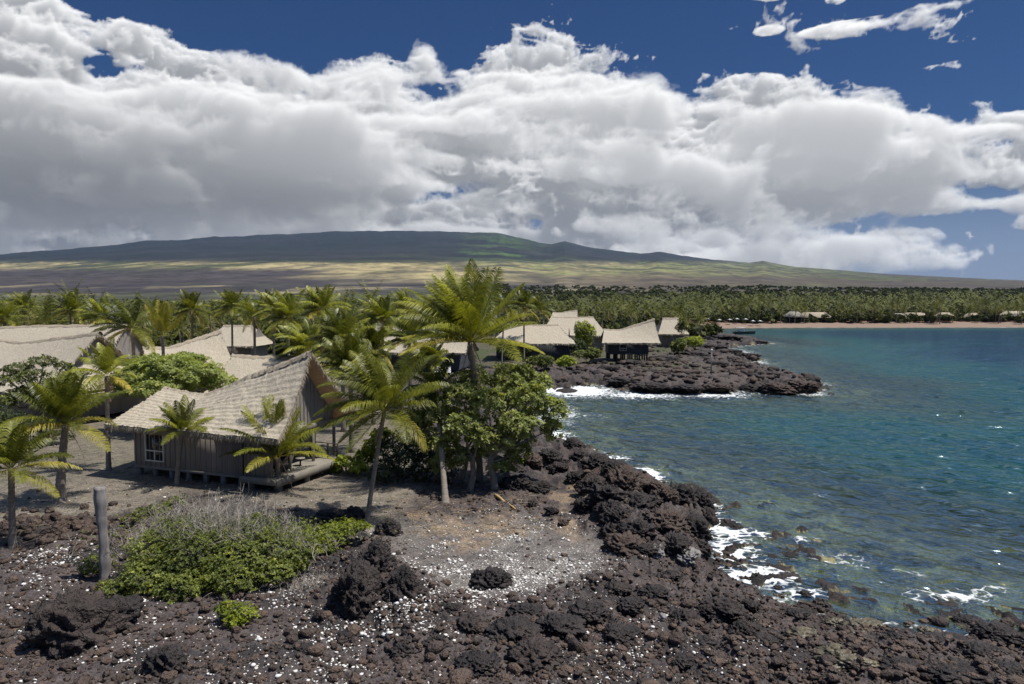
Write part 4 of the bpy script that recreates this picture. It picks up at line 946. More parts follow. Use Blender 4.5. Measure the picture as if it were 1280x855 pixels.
    for sg in (-1, 1):
        zw = under(0, W / 2)
        wb_.box((0, sg * W / 2, (fl + zw) / 2), (L, wt, zw - fl))
        if detail:
            for x in np.arange(-hl + .12, hl, .38): wb_.box((x, sg * (W / 2 + wt / 2 + .014), (fl + zw) / 2), (.05, .028, zw - fl - .02))
    for sx in (-1, 1):
        x0 = sx * hl; ys = np.linspace(-W / 2 + wt / 2 + .003, W / 2 - wt / 2 - .003, 15)
        top = [under(x0, y) for y in ys]; k = 15
        V = [(x0 - wt / 2, y, fl) for y in ys] + [(x0 - wt / 2, y, z) for y, z in zip(ys, top)] + [(x0 + wt / 2, y, fl) for y in ys] + [(x0 + wt / 2, y, z) for y, z in zip(ys, top)]
        F = []
        for i in range(k - 1):
            F += [(i + 1, i, k + i, k + i + 1), (2 * k + i, 2 * k + i + 1, 3 * k + i + 1, 3 * k + i)]
        wb_.add(V, F)
        if detail == 2:
            for y in np.arange(-W / 2 + .3, W / 2 - .2, .38):
                zt_ = under(x0, y); wb_.box((x0 + sx * (wt / 2 + .014), y, (fl + zt_) / 2), (.028, .05, zt_ - fl - .05))
    wb_.box((0, 0, fl - .09), (L + .06, W + .06, .17))
    wb_.build('wall', wallmat, e)
    # windows on the long side and door opening at the porch
    for (x, w, h, z0) in windows:
        y0 = -W / 2 - wt / 2
        f = MB(); b_ = .075
        zc = z0 + h / 2
        for sx in (-1, 1): f.box((x + sx * (w / 2 - b_ / 2), y0 - .035, zc), (b_, .10, h))
        for z in (z0 + b_ / 2, z0 + h - b_ / 2, z0 + h * .36): f.box((x, y0 - .033, z), (w - 2 * b_ - .004, .094, b_))
        f.box((x, y0 - .030, z0 + h * .18 + .02), (b_ * .8, .088, h * .36 - b_ * 1.5))
        fo_ = f.build('window', m_trim, e)
        g = MB(); g.box((x, y0 - .012, zc), (w - 2 * b_, .02, h - 2 * b_)); g.build('pane', m_glass, fo_)
    if detail == 2:
        # door and side lights on the porch front, beam, posts, screen panel
        d = MB(); x0 = hl + wt / 2 + .02
        d.box((x0 + .01, .4, fl + 1.02), (.05, 1.9, 2.04)); door = d.build('door', m_dark, e)
        g = MB(); g.box((x0 + .04, -.1, fl + 1.08), (.02, .72, 1.7)); g.box((x0 + .04, .85, fl + 1.08), (.02, .72, 1.7)); g.build('pane', m_glass, door)
        xg = hl + 1.45; zb0 = fl + 2.35
        b_ = MB(); b_.box((xg + .02, 0, zb0 - .16), (.2, W + .3, .32)); b_.build('beam', m_beam, e)
        gb = MB(); ys = np.linspace(-W / 2 + .1, W / 2 - .1, 17); tz = [max(zb0 + .02, under(xg, y) + .02) for y in ys]; k = 17
        gb.add([(xg, y, zb0) for y in ys] + [(xg, y, z) for y, z in zip(ys, tz)] + [(xg - .08, y, zb0) for y in ys] + [(xg - .08, y, z) for y, z in zip(ys, tz)], [(i, i + 1, k + i + 1, k + i) for i in range(k - 1)] + [(2 * k + i + 1, 2 * k + i, 3 * k + i, 3 * k + i + 1) for i in range(k - 1)])
        for y in np.arange(-W / 2 + .5, W / 2 - .4, .34):
            z1 = under(xg, y); gb.box((xg + .014, y, (zb0 + z1) / 2), (.028, .045, max(.05, z1 - zb0 - .04)))
        gb.build('gable', wallmat, e)
        for y in (-W / 2 + .05, -W / 2 + 2.2, W / 2 - 2.2, W / 2 - .05):
            pz = MB(); pz.box((hl + 1.45, y, (fl + zb0 - .33) / 2), (.14, .14, zb0 - .33 - fl)); pz.build('post', m_beam, e)
        sp_ = MB(); zz_ = under(hl + porch / 2, W / 2)
        sp_.box((hl + porch / 2 - .12, -W / 2 - .0, (fl + zz_) / 2 + .02), (porch - .5, .07, zz_ - fl - .06))
        for x in np.arange(hl + .25, hl + porch - .3, .32): sp_.box((x, -W / 2 - .05, (fl + zz_) / 2), (.04, .03, zz_ - fl - .1))
        sp_.build('screen_panel', m_beam, e)
    if deck:
        xd = hl + porch + .15
        dk = MB(); y0, y1 = -W / 2 - .25, W / 2 - 1.2
        n = int((xd - hl) / .15)
        for i in range(n): dk.box((hl + .14 + .15 * i, (y0 + y1) / 2, fl + .0), (.138, y1 - y0, .045))
        dk.box((xd + .03, (y0 + y1) / 2, fl - .15), (.09, y1 - y0 + .18, .42)); dk.box(((hl + xd) / 2 + .02, y0 - .05, fl - .13), (xd - hl - .1, .09, .34)); dk.box(((hl + xd) / 2 + .02, y1 + .05, fl - .13), (xd - hl - .1, .09, .34))
        dko = dk.build('deck', m_beam, e)
        if rail:
            rl = MB()
            for x in (hl + .5, xd - .75, xd - .05): rl.box((x, y1 - .0, fl + .5), (.08, .08, .95))
            for z in (.25, .5, .75, .97): rl.box(((hl + xd) / 2 + .2, y1, fl + z), (xd - hl - .6, .045, .045))
            rl.build('railing', m_dark, e)
        for x in (hl + .5, xd - .25):
            for y in (y0 + .4, (y0 + y1) / 2, y1 - .3):
                pr = MB(); pr.box((x, y, (fl - .3) / 2 - .15), (.3, .3, fl)); pr.build('pier', m_conc, e)
    if detail or stilts:
        nxp = int(L / 1.3)
        for i in range(nxp + 1):
            for y in ((-W / 2 + .15), 0, W / 2 - .15) if detail < 2 else (-W / 2 + .15, W / 2 - .15):
                pr = MB(); pr.box((-hl + .2 + (L - .4) * i / nxp, y, (fl - .18) / 2 - .12), (.26, .26, fl + .06)); pr.build('pier', m_conc if not stilts else m_dark, e)
    return e
def hut_at(px, py, D, z=None):
    p = atD(px, py, D); return (p[0], p[1], H(p[0], p[1]) if z is None else z)
R_ = math.radians
C0 = np.array([-14.95, 40.15]); th = R_(-21.2); ux = np.array([math.cos(th), math.sin(th)]); uy = np.array([-math.sin(th), math.cos(th)])
mc = C0 - ux * 4 + uy * 3.3
MAINZ = 1.95
hut('thatched_hut', (mc[0], mc[1], MAINZ), th, 'nearest thatched hut with a swooping roof, tall open gable and small deck', windows=((-2.35, 1.45, 1.75, .75),), seed=3)
far_huts = [
    ((57, 470, 66), R_(-24), dict(L=13, W=10.5, ridge_hi=7.6, ridge_lo=6.6, eave=2.9, porch=.8, skirt=True, deck=False, detail=1), 'broad pale thatched hut with a dark gablet near its right end, at the left edge'),
    ((20, 440, 88), R_(-6), dict(L=28, W=10, ridge_hi=7.5, ridge_lo=7.2, eave=3.2, porch=.5, deck=False, detail=1, hip=1.5), 'long thatched roof just behind the broad hut with the gablet at the left edge'),
    ((228, 470, 77), R_(38), dict(L=6.5, W=7, ridge_hi=7.2, ridge_lo=5.6, eave=2.9, porch=.8, deck=False, detail=1), 'thatched hut with a sharp bright roof peak behind the dome-shaped tree'),
    ((298, 440, 122), R_(-4), dict(L=7, W=7, ridge_hi=6.2, ridge_lo=6.2, eave=3.0, porch=.2, deck=False, detail=1, hip=1.6, sym=True), 'small hipped thatched hut with a dark wall beyond the sharp roof peak'),
    ((345, 470, 64), R_(4), dict(L=7.5, W=6, ridge_hi=5.7, ridge_lo=5.5, eave=2.8, porch=0, deck=False, detail=1, sym=True, hip=.6), 'thatched hut mostly hidden behind the gable of the nearest hut'),
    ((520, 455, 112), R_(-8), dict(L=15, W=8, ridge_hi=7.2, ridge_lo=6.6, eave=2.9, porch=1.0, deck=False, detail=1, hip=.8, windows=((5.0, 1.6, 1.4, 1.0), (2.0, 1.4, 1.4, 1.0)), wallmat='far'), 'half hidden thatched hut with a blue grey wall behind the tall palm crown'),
    ((716, 440, 162), R_(-4), dict(L=13, W=10, ridge_hi=6.9, ridge_lo=6.8, eave=3.0, porch=.3, deck=False, detail=1, hip=2.6, sym=True), 'rear of the two long pale hipped roofs left of the point hut'),
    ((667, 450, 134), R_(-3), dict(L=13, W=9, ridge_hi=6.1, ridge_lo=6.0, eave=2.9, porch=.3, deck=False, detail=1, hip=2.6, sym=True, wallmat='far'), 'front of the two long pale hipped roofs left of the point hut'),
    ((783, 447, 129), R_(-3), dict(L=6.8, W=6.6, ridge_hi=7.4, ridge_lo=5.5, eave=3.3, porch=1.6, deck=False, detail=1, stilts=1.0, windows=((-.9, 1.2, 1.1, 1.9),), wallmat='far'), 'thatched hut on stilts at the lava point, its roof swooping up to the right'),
    ((838, 430, 172), R_(0), dict(L=5, W=6, ridge_hi=6.8, ridge_lo=6.8, eave=3.2, porch=.1, deck=False, detail=1, hip=1.2, sym=True), 'thatched roof just right of the point hut peak'),
    ((706, 430, 215), R_(-10), dict(L=6, W=6, ridge_hi=8.0, ridge_lo=7.3, eave=5.0, porch=.8, deck=False, detail=1, stilts=1.5), 'thatched roof rising alone in the palms above the long pale roofs'),
]
for i, ((px, py, D), rz, kw, lab) in enumerate(far_huts):
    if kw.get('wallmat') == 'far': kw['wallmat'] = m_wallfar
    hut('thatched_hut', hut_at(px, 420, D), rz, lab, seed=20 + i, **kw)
for i, (px, D, L, h, lab, mt) in enumerate(((1018, 372, 16, 7.0, 'pale roofed beach pavilion nearest the white launch on the shore', m_cap), (992, 368, 8, 7.6, 'grey roofed beach pavilion left of the pale pavilion', m_beam), (1142, 380, 15, 6.6, 'long low pale pavilion in the palms, middle of the far beach', m_cap), (1180, 384, 9, 6.6, 'small pale pavilion right of the long low one on the far beach', m_cap), (1215, 382, 8, 6.4, 'smallest pale pavilion towards the right of the far beach', m_cap), (1268, 384, 15, 7.2, 'pale pavilion at the right end of the far beach', m_thatch), (1122, 378, 8, 6.3, 'grey roofed pavilion left of the long low one on the far beach', m_beam))):
    p = atD(px, 400, D); e = empty('beach_pavilion', (p[0], p[1], H(p[0], p[1])), .06 * (i % 3 - 1)); tag(e, lab, 'pavilion')
    L *= .85; rf = MB(); W_ = 7; hh = h - 2.2
    V = [(-L / 2 - .8, -W_ / 2 - 1, hh - 2.6), (L / 2 + .8, -W_ / 2 - 1, hh - 2.6), (L / 2 + .8, W_ / 2 + 1, hh - 2.6), (-L / 2 - .8, W_ / 2 + 1, hh - 2.6), (-L / 2 + 1.4, 0, hh), (L / 2 - 1.4, 0, hh)]
    V += [(a, b, c_ - .3) for a, b, c_ in V]
    rf.add(V, [(0, 1, 5, 4), (2, 3, 4, 5), (7, 6, 10, 11), (9, 8, 11, 10), (1, 0, 6, 7), (2, 1, 7, 8), (3, 2, 8, 9), (0, 3, 9, 6)], [(1, 2, 5), (3, 0, 4), (8, 7, 11), (6, 9, 10)]); rf.build('roof', mt, e)
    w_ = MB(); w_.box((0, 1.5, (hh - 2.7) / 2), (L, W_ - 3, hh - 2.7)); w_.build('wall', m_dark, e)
    for q in range(int(L / 3) + 1):
        po = MB(); po.box((-L / 2 + q * 3, -W_ / 2, (hh - 2.75) / 2), (.25, .25, hh - 2.75)); po.build('post', m_beam, e)
# deck furniture
def to_world(x, y, z): q = mc + ux * x + uy * y; return (q[0], q[1], MAINZ + z)
def lounger(loc, rz, label):
    e = empty('deck_lounger', loc, rz); tag(e, label, 'lounge chair')
    a = MB(); a.box((0, 0, .30), (.62, 1.25, .10)); a.build('seat', m_dark, e)
    a = MB(); c_, s_ = math.cos(.9), math.sin(.9); a.box((0, .78, .52), (.62, .62, .09), tilt=((1, 0, 0), (0, c_, -s_), (0, s_, c_))); a.build('backrest', m_dark, e)
    for x in (-.27, .27):
        for y in (-.52, .5): a = MB(); a.box((x, y, .125), (.06, .06, .25)); a.build('leg', m_dark, e)
    return e
lounger(to_world(5.3, -1.5, .475), th + .3, 'black deck lounger on the deck of the nearest hut')
e = empty('side_table', to_world(5.5, -.2, .475)); tag(e, 'small round dark side table beside the deck lounger', 'table')
a = MB(); a.tube([(0, 0, .42), (0, 0, .46)], .28, 16); a.build('table_top', m_beam, e); a = MB(); a.tube([(0, 0, 0), (0, 0, .42)], .05, 8); a.build('leg', m_dark, e)
for i, (px, lab) in enumerate(((546, 'left white deck chair on the sand before the half hidden far hut'), (560, 'right white deck chair on the sand before the half hidden far hut'))):
    b = atD(px, 458, 105); e = empty('deck_chair', (b[0], b[1], H(b[0], b[1])), .4 * i - .3); tag(e, lab, 'chair')
    a = MB(); a.box((0, 0, .42), (.8, 1.3, .1)); a.build('seat', m_white, e)
    a = MB(); c_, s_ = math.cos(.8), math.sin(.8); a.box((0, .9, .85), (.8, 1.0, .08), tilt=((1, 0, 0), (0, c_, -s_), (0, s_, c_))); a.build('backrest', m_white, e)
    for x in (-.33, .33):
        for y in (-.5, .5): a = MB(); a.box((x, y, .185), (.07, .07, .37)); a.build('leg', m_white, e)
# white linen hung between the trees by the small hipped hut
b = atD(337, 444, 112); zb = H(b[0], b[1]); e = empty('clothes_line', (b[0], b[1], zb)); tag(e, 'white linen hanging on a line right of the small hipped hut', 'clothes line')
a = MB(); a.tube([(-1.7, 0, 0), (-1.7, 0, 2.2)], .04, 6); a.tube([(1.9, 0, 0), (1.9, 0, 2.2)], .04, 6); a.tube([(-1.7, 0, 2.1), (0, 0, 1.95), (1.9, 0, 2.1)], .012, 4); a.build('line_posts', m_dark, e)
for x in (-.8, .35, 1.2):
    a = MB(); k = 8; xx = np.linspace(-.45, .45, k); zz = np.linspace(0, -1.1, 6); X_, Z_ = np.meshgrid(xx, zz, indexing='ij'); a.add(np.stack([X_ + x, .05 * np.sin(X_ * 9) * (-Z_) + .01, Z_ + 1.99], -1).reshape(-1, 3), grid_faces(k, 6)); a.build('sheet', m_white, e, True)

# ------------------------------------------------------------------ posts, driftwood, boats
b = gz(131, 722); D = b[1]; topz = atD(129, 609, D)[2]
hp = topz - b[2]
a = MB(); t = np.linspace(0, 1, 40); pts = np.stack([.03 * np.sin(t * 5) - .06 * t, .02 * np.cos(t * 4), -.3 + (hp + .3) * t], 1)
rad = .125 + .012 * np.sin(t * 9) + .014 * (t > .72) ; a.tube(pts, rad * 1.5 * (1 + .05 * np.sin(t * 31)), 18)
V_ = a.V[0]; ang_ = np.arctan2(V_[:, 1], V_[:, 0]); f_ = 1 + .10 * np.cos(ang_ * 4 + .6) + .07 * vnoise(ang_ * 3, V_[:, 2] * 2.2, 5) - .18 * np.exp(-((ang_ + 1.4) / .12) ** 2); V_[:, :2] *= f_[:, None]
post = a.build('wooden_post', m_post, None, True); post.location = tuple(b); tag(post, 'weathered grey wooden post standing at the left of the large shore bush', 'post')
b = gz(889, 468)
e = empty('marker_pole', tuple(b)); tag(e, 'grey pole with a crossarm and small white top on the lava point', 'pole')
a = MB(); a.tube([(0, 0, -.2), (0, 0, 3.55)], [.09, .06], 8); a.build('mast', m_post, e); a = MB(); a.tube([(-1.15, 0, 2.05), (1.0, 0, 2.12)], .05, 6); a.build('crossarm', m_post, e); a = MB(); a.tube([(0, 0, 3.4), (0, 0, 3.75)], .12, 8); a.build('cap', m_white, e)
b = gz(912, 470); a = MB(); a.tube([(0, 0, -.2), (.03, 0, 1.9)], [.08, .06], 8); a.tube([(-.25, 0, 1.85), (.3, 0, 1.9)], .04, 6); po = a.build('short_pole', m_post, None, True); po.location = tuple(b); tag(po, 'short grey pole right of the taller marker pole on the lava point', 'pole')
p0 = gz(619, 621); p1 = gz(644, 639); a = MB(); t = np.linspace(0, 1, 8)[:, None]
pts = (p0 * (1 - t) + p1 * t) - p0; pts[:, 2] += .10 + .03 * np.sin(np.arange(8) * 1.3); a.tube(pts, np.linspace(.085, .05, 8), 8); lg = a.build('driftwood_log', m_log, None, True); lg.location = tuple(p0); tag(lg, 'yellow dry palm log lying on the ground right of the round-leaved tree', 'log')
p0 = gz(405, 277 + 380); p1 = gz(450, 665)
# motor boat at anchor
b = at(930, 417.2, 0); e = empty('motor_boat', (b[0], b[1], 0), .10); tag(e, 'dark motor boat with a pale canopy anchored off the lava tip', 'boat')
a = MB(); S_ = []; n = 14
for i in range(n):
    u = i / (n - 1); x = -4.2 + 8.6 * u; wv = 1.25 * (1 - max(0, (u - .45) / .55) ** 2.2) * (.85 + .15 * min(1, u * 5)) + .02; sh = .75 + .55 * max(0, u - .4) ** 1.5
    S_.append([(x + .3 * (u > .9), -wv, sh), (x, -wv * .8, .1), (x, 0, -.35), (x, wv * .8, .1), (x + .3 * (u > .9), wv, sh)])
S_ = np.array(S_); a.add(S_.reshape(-1, 3), grid_faces(n, 5)); idx = np.arange(n * 5).reshape(n, 5)
a.add(np.vstack([S_[:, 0] - [0, 0, .12], S_[:, 4] - [0, 0, .12]]), [(i, i + 1, n + i + 1, n + i) for i in range(n - 1)]); a.add(S_[0], None, [(0, 1, 2), (0, 2, 4), (2, 3, 4)]); a.build('hull', m_hull, e, True)
a = MB(); a.box((-1.2, 0, 1.15), (2.2, 1.6, .8)); a.build('cabin', m_white, e); a = MB(); a.box((-1.5, 0, 2.45), (3.6, 2.1, .10)); a.build('canopy', m_white, e)
for x in (-3.1, .1):
    for y in (-.9, .9): a = MB(); a.tube([(x, y, .6), (x, y, 2.42)], .035, 6); a.build('canopy_pole', m_grey, e)
b = at(1013, 407.8, 0); e = empty('small_launch', (b[0], b[1], 0.05), .05); tag(e, 'small white launch in the foam at the far beach', 'boat')
a = MB(); S_ = []
for i in range(9):
    u = i / 8; wv = .8 * (1 - u ** 2.5) + .02; S_.append([(-2.4 + 5 * u, -wv, .75 + .2 * u), (-2.4 + 5 * u, 0, -.15), (-2.4 + 5 * u, wv, .75 + .2 * u)])
S_ = np.array(S_); a.add(S_.reshape(-1, 3), grid_faces(9, 3)); a.add(np.vstack([S_[:, 0] - [0, 0, .1], S_[:, 2] - [0, 0, .1]]), [(i, i + 1, 10 + i, 9 + i) for i in range(8)]); a.build('hull', m_white, e, True)
a = MB(); a.box((-.3, 0, 1.2), (1.2, .9, .9)); a.build('cabin', m_white, e)
# beach parasols and loungers on the far beach
rr = np.random.RandomState(3); par = None
for i, px in enumerate((868, 884, 899, 912, 921, 932, 941, 950)):
    D = 352 + rr.uniform(-3, 6); p = atD(px, 405, D)
    if par is None:
        par = empty('beach_parasol', (0, 0, 0)); a = MB(); a.tube([(0, 0, 0), (0, 0, 2.3)], .04, 5); a.build('pole', m_white, par)
        a = MB(); k = 10; th_ = np.arange(k) * 2 * math.pi / k; a.add(np.vstack([[(0, 0, 2.75)], np.stack([1.5 * np.cos(th_), 1.5 * np.sin(th_), np.full(k, 2.15)], 1), [(0, 0, 2.68)]]), None, [(0, 1 + q, 1 + (q + 1) % k) for q in range(k)] + [(k + 1, 1 + (q + 1) % k, 1 + q) for q in range(k)]); a.build('canopy', m_white, par); o = par
    else: o = copy_tree(par)
    o.location = (p[0], p[1], H(p[0], p[1])); tag(o, 'small white parasol in the row along the far beach', 'parasol', 'white parasols along the far beach')

# ------------------------------------------------------------------ lava boulders and stones
def icosphere(n):
    import bmesh
    bm = bmesh.new(); bmesh.ops.create_icosphere(bm, subdivisions=n, radius=1.0)
    V = np.array([v.co[:] for v in bm.verts]); F = np.array([[v.index for v in f.verts] for f in bm.faces]); bm.free(); return V, F
ICO = {n: icosphere(n) for n in (1, 2, 3, 5, 6)}
def vn3(P, s, seed): return (vnoise(P[:, 0] * s + P[:, 2] * s * .7, P[:, 1] * s - P[:, 2] * s * .6, seed) + vnoise(P[:, 1] * s + 11, P[:, 2] * s + P[:, 0] * s * .5, seed + 1) + vnoise(P[:, 2] * s - 5, P[:, 0] * s + 3, seed + 2)) / 1.7
def rock_verts(n, seed, rough=1.0):
    V, F = ICO[n]; V = V.copy()
    d = .30 * vn3(V, 1.4, seed) + .30 * (.5 - np.abs(vn3(V, 2.9, seed + 7))) * rough + (.30 * (.4 - np.abs(vn3(V, 6, seed + 13))) - .16 * np.exp(-(vn3(V, 3.7, seed + 31) / .10) ** 2) + .15 * (.4 - np.abs(vn3(V, 13, seed + 17))) if n > 2 else 0) * rough + (.10 * vn3(V, 27, seed + 23) if n > 4 else 0) * rough
    V = V * (1 + d)[:, None]
    return V, F
def boulder(px, py, w, h, label, group=None, seed=0, n=5, mt=None, name='lava_boulder', dy=1.0, tint=0.0):
    """w, h: the size it shows in picture pixels; it sits in the ground at (px, py = its foot)"""
    b = gz(px, py); s = np.linalg.norm(b - [0, 0, CAM_Z]) / FPX
    V, F = rock_verts(n, seed); rx, rz = w * s * .36, h * s * .44
    V = V * np.array([rx, rx * dy, rz]); V[:, 2] += rz * .28
    a = MB(); a.add(V, None, F, a=tint if tint else np.clip(.2 * vn3(V, .8, seed), 0, .3)); o = a.build(name, mt or m_rock, None, True); o.location = (b[0], b[1] + rx * dy * .5, b[2] - .05)
    tag(o, label, 'rock', group); return o
boulder(78, 806, 98, 62, 'largest black lava boulder in the bottom left, below the wooden post', seed=1, dy=.8)
boulder(138, 780, 55, 42, 'dark lava boulder under the left end of the large shore bush', seed=2)
boulder(202, 842, 58, 42, 'lone black lava boulder near the bottom edge below the bush', seed=3)
boulder(440, 762, 78, 72, 'round black lava boulder with dry grass on its face, below the yellow green creeper', seed=4)
boulder(468, 714, 60, 48, 'flat-topped dark boulder at the foot of the pale palm trunk', seed=5)
boulder(505, 752, 60, 60, 'ragged dark boulder right of the round one', seed=6)
boulder(616, 732, 62, 26, 'lone jagged black boulder in the white coral gravel', seed=7)
boulder(484, 668, 34, 26, 'small dark boulder right of the pale palm trunk base', seed=8)
boulder(415, 652, 52, 20, 'low dark rock ledge behind the creeper', seed=9)
boulder(440, 650, 34, 22, 'dark rock at the right end of the low ledge', seed=10)
boulder(386, 655, 30, 12, 'small grey rock at the left end of the low ledge', seed=11)
boulder(709, 494, 34, 14, 'smooth dark rock in the surf of the cove', seed=12, n=3)
boulder(862, 700, 36, 22, 'pale grey rock at the foot of the headland', seed=13, mt=m_grey, tint=0)
boulder(819, 694, 26, 18, 'rounded pinkish grey rock under the headland', seed=14, mt=m_grey)
boulder(829, 772, 13, 9, 'lone smooth grey cobble on the black slope', seed=15, n=3, mt=m_grey, name='cobble')
head = [(690, 575, 36, 30), (716, 560, 36, 26), (662, 585, 38, 38), (650, 610, 50, 34), (676, 612, 32, 26), (745, 586, 46, 36), (770, 592, 42, 34), (784, 612, 58, 52), (760, 625, 52, 40), (735, 640, 40, 34), (742, 612, 44, 30),
        (800, 640, 66, 46), (832, 628, 40, 40), (852, 628, 46, 48), (876, 632, 40, 44), (886, 650, 28, 30), (870, 668, 46, 46), (835, 660, 60, 46), (800, 672, 62, 44), (775, 655, 50, 44), (846, 690, 50, 36), (808, 692, 40, 26), (782, 690, 56, 40), (875, 690, 36, 32), (765, 672, 36, 36), (722, 600, 30, 22), (765, 640, 40, 30), (820, 612, 24, 22), (700, 590, 34, 24), (725, 575, 30, 22), (640, 592, 34, 30), (690, 640, 20, 14), (705, 655, 18, 12), (668, 632, 22, 14)]
for i, (px, py, w, h) in enumerate(head):
    boulder(px, py, w * 1.05, h * .72, 'craggy black lava outcrop heaped on the headland', 'lava outcrops of the headland', seed=30 + i, n=5, name='lava_outcrop', tint=(.55 if i % 5 == 2 else 0.0))
slope = [(655, 770, 66, 26), (640, 800, 90, 40), (700, 790, 80, 34), (735, 770, 60, 30), (775, 738, 44, 14), (590, 790, 60, 34), (545, 810, 60, 30), (670, 830, 90, 40), (600, 840, 80, 36), (505, 820, 50, 26), (820, 745, 50, 18), (860, 780, 60, 26), (905, 770, 70, 34), (880, 810, 60, 24), (780, 800, 60, 26), (930, 795, 50, 30), (850, 830, 40, 20), (790, 760, 50, 20), (940, 760, 36, 18), (960, 810, 50, 24), (565, 765, 40, 20), (520, 780, 30, 18), (430, 800, 40, 18), (400, 770, 26, 12), (520, 745, 26, 14), (380, 815, 36, 14), (840, 720, 36, 12), (420, 855, 50, 16)]
for i, (px, py, w, h) in enumerate(slope):
    boulder(px, py, w * .85, h * .72, 'rough dark lava lump in the rubble slope above the foaming shallows', 'lava lumps on the foreground slope', seed=90 + i, n=5, name='lava_outcrop')
tide = [(1085, 790, 60, 24, 1), (1050, 782, 40, 16, 1), (1130, 800, 50, 18, 0), (1190, 812, 70, 24, 0), (1255, 800, 60, 30, 0), (1240, 828, 70, 30, 0), (1010, 800, 50, 22, 1), (1060, 830, 70, 30, 1), (1130, 840, 60, 24, 0), (1012, 745, 34, 13, 0), (958, 672, 20, 7, 0), (1000, 768, 34, 10, 0), (975, 735, 18, 7, 0), (1120, 720, 16, 3, 0), (1200, 850, 80, 26, 0), (1275, 850, 60, 28, 0), (1215, 778, 40, 12, 0), (1165, 790, 30, 10, 1)]
for i, (px, py, w, h, o_) in enumerate(tide):
    b = boulder(px, py, w, h * .62, 'wet rock in the tide pools at the lower right' if not o_ else 'olive weed-grown rock at the edge of the tide pools', 'wet dark rocks of the tide pools' if not o_ else 'olive rocks of the tide pools', seed=140 + i, n=5, name='shore_rock', mt=m_wetrock if o_ else m_rock, dy=.8)
pen = [(1005, 487, 50, 16), (975, 489, 50, 14), (940, 488, 40, 10), (1018, 482, 22, 10), (900, 485, 40, 8), (860, 487, 50, 8), (820, 484, 50, 8), (780, 478, 50, 8), (960, 470, 50, 8), (925, 460, 40, 9), (935, 447, 40, 9), (890, 436, 50, 8), (905, 424, 60, 7), (945, 428, 36, 4), (870, 445, 40, 7), (830, 450, 50, 8), (790, 456, 50, 8), (760, 462, 40, 8), (880, 418, 26, 4), (915, 440, 40, 6), (850, 466, 60, 6), (900, 456, 40, 6)]
for i, (px, py, w, h) in enumerate(pen):
    boulder(px, py, w, h, 'dark lava ledge on the low rocky point', 'lava ledges of the rocky point', seed=200 + i, n=5, name='lava_ledge', dy=1.1, tint=(.5 if i in (0, 1, 4, 20) else 0))
# rubble and bleached coral: nobody could count them
rr = np.random.RandomState(21)
LOW = {s: [rock_verts(s, 900 + q, 1.7) for q in range(6)] for s in (1, 2)}
def scatter(name, P, size, mt, sub, flat=.7, a=(0, .5)):
    mb = MB()
    for v in range(6):
        idx = np.arange(v, len(P), 6)
        if not len(idx): continue
        V, F = LOW[sub][v]; n = len(idx); ang = rr.uniform(0, 6.28, n); c_, s_ = np.cos(ang), np.sin(ang); sc = size[idx]
        st = rr.uniform(.7, 1.3, (n, 3)); st[:, 2] *= flat
        Q = V[None] * st[:, None]; X = Q[..., 0] * c_[:, None] - Q[..., 1] * s_[:, None]; Y = Q[..., 0] * s_[:, None] + Q[..., 1] * c_[:, None]
        W_ = np.stack([X, Y, Q[..., 2]], -1) * sc[:, None, None] + P[idx][:, None]
        mb.add(W_.reshape(-1, 3), None, (F[None] + (np.arange(n) * len(V))[:, None, None]).reshape(-1, 3), np.repeat(rr.uniform(a[0], a[1], n), len(V)))
    o = mb.build(name, mt, None, sub > 1); tag(o, kind='stuff'); return o
def sample_px(n, x0, x1, y0, y1, z=1.6):
    px = rr.uniform(x0, x1, n); py = rr.uniform(y0, y1, n)
    b_ = np.array([at(a, b_, z)[:2] for a, b_ in zip(px, py)]); return b_
Q = sample_px(38000, -30, 1290, 600, 870); hh, sdq, rg, mk = land(Q[:, 0], Q[:, 1])
keep = (rr.uniform(0, 1, len(Q)) < np.clip(rg * 1.9, .02, .75)) & (sdq > -1.5) & (hh > -.2)
Q = Q[keep]; hq = hh[keep]; n = len(Q); sz = np.exp(rr.normal(-3.35, .62, n)).clip(.015, .26)
P = np.column_stack([Q, hq + sz * .25]); scatter('lava_rubble', P, sz, m_rock, 2, .75, (.2, 1.1)); print('rubble', n)
CG = []; 
for (a, b_), rad, am in cpx:
    k = int(rad * rad * am * .27); c_ = at(a, b_, 1.7); q = at(a + rad, b_, 1.7); r_ = q[0] - c_[0]
    CG.append(np.column_stack([c_[0] + rr.normal(0, r_ * .65, k), c_[1] + rr.normal(0, r_ * .9, k)]))
CG = np.vstack(CG); hh, sdq, rg, mk = land(CG[:, 0], CG[:, 1]); kp = (sdq > 1.0) & (fbm(CG[:, 0] / 1.1, CG[:, 1] / 1.1, 3, 7) > .06); CG = CG[kp]; hh = hh[kp]
sz = np.exp(rr.normal(-3.75, .5, len(CG))).clip(.012, .09); scatter('coral_pebbles', np.column_stack([CG, hh + sz * .4]), sz, m_coral, 1, .6); print('coral', len(CG))
Q = sample_px(2600, -20, 1000, 560, 700, 2.0); hh, sdq, rg, mk = land(Q[:, 0], Q[:, 1]); kp = (mk['yard'] + mk['cove'] > .6); Q = Q[kp]; hh = hh[kp]
sz = np.exp(rr.normal(-3.4, .45, len(Q))).clip(.015, .12); scatter('grey_pebbles', np.column_stack([Q, hh + sz * .3]), sz, m_grey, 1, .6)
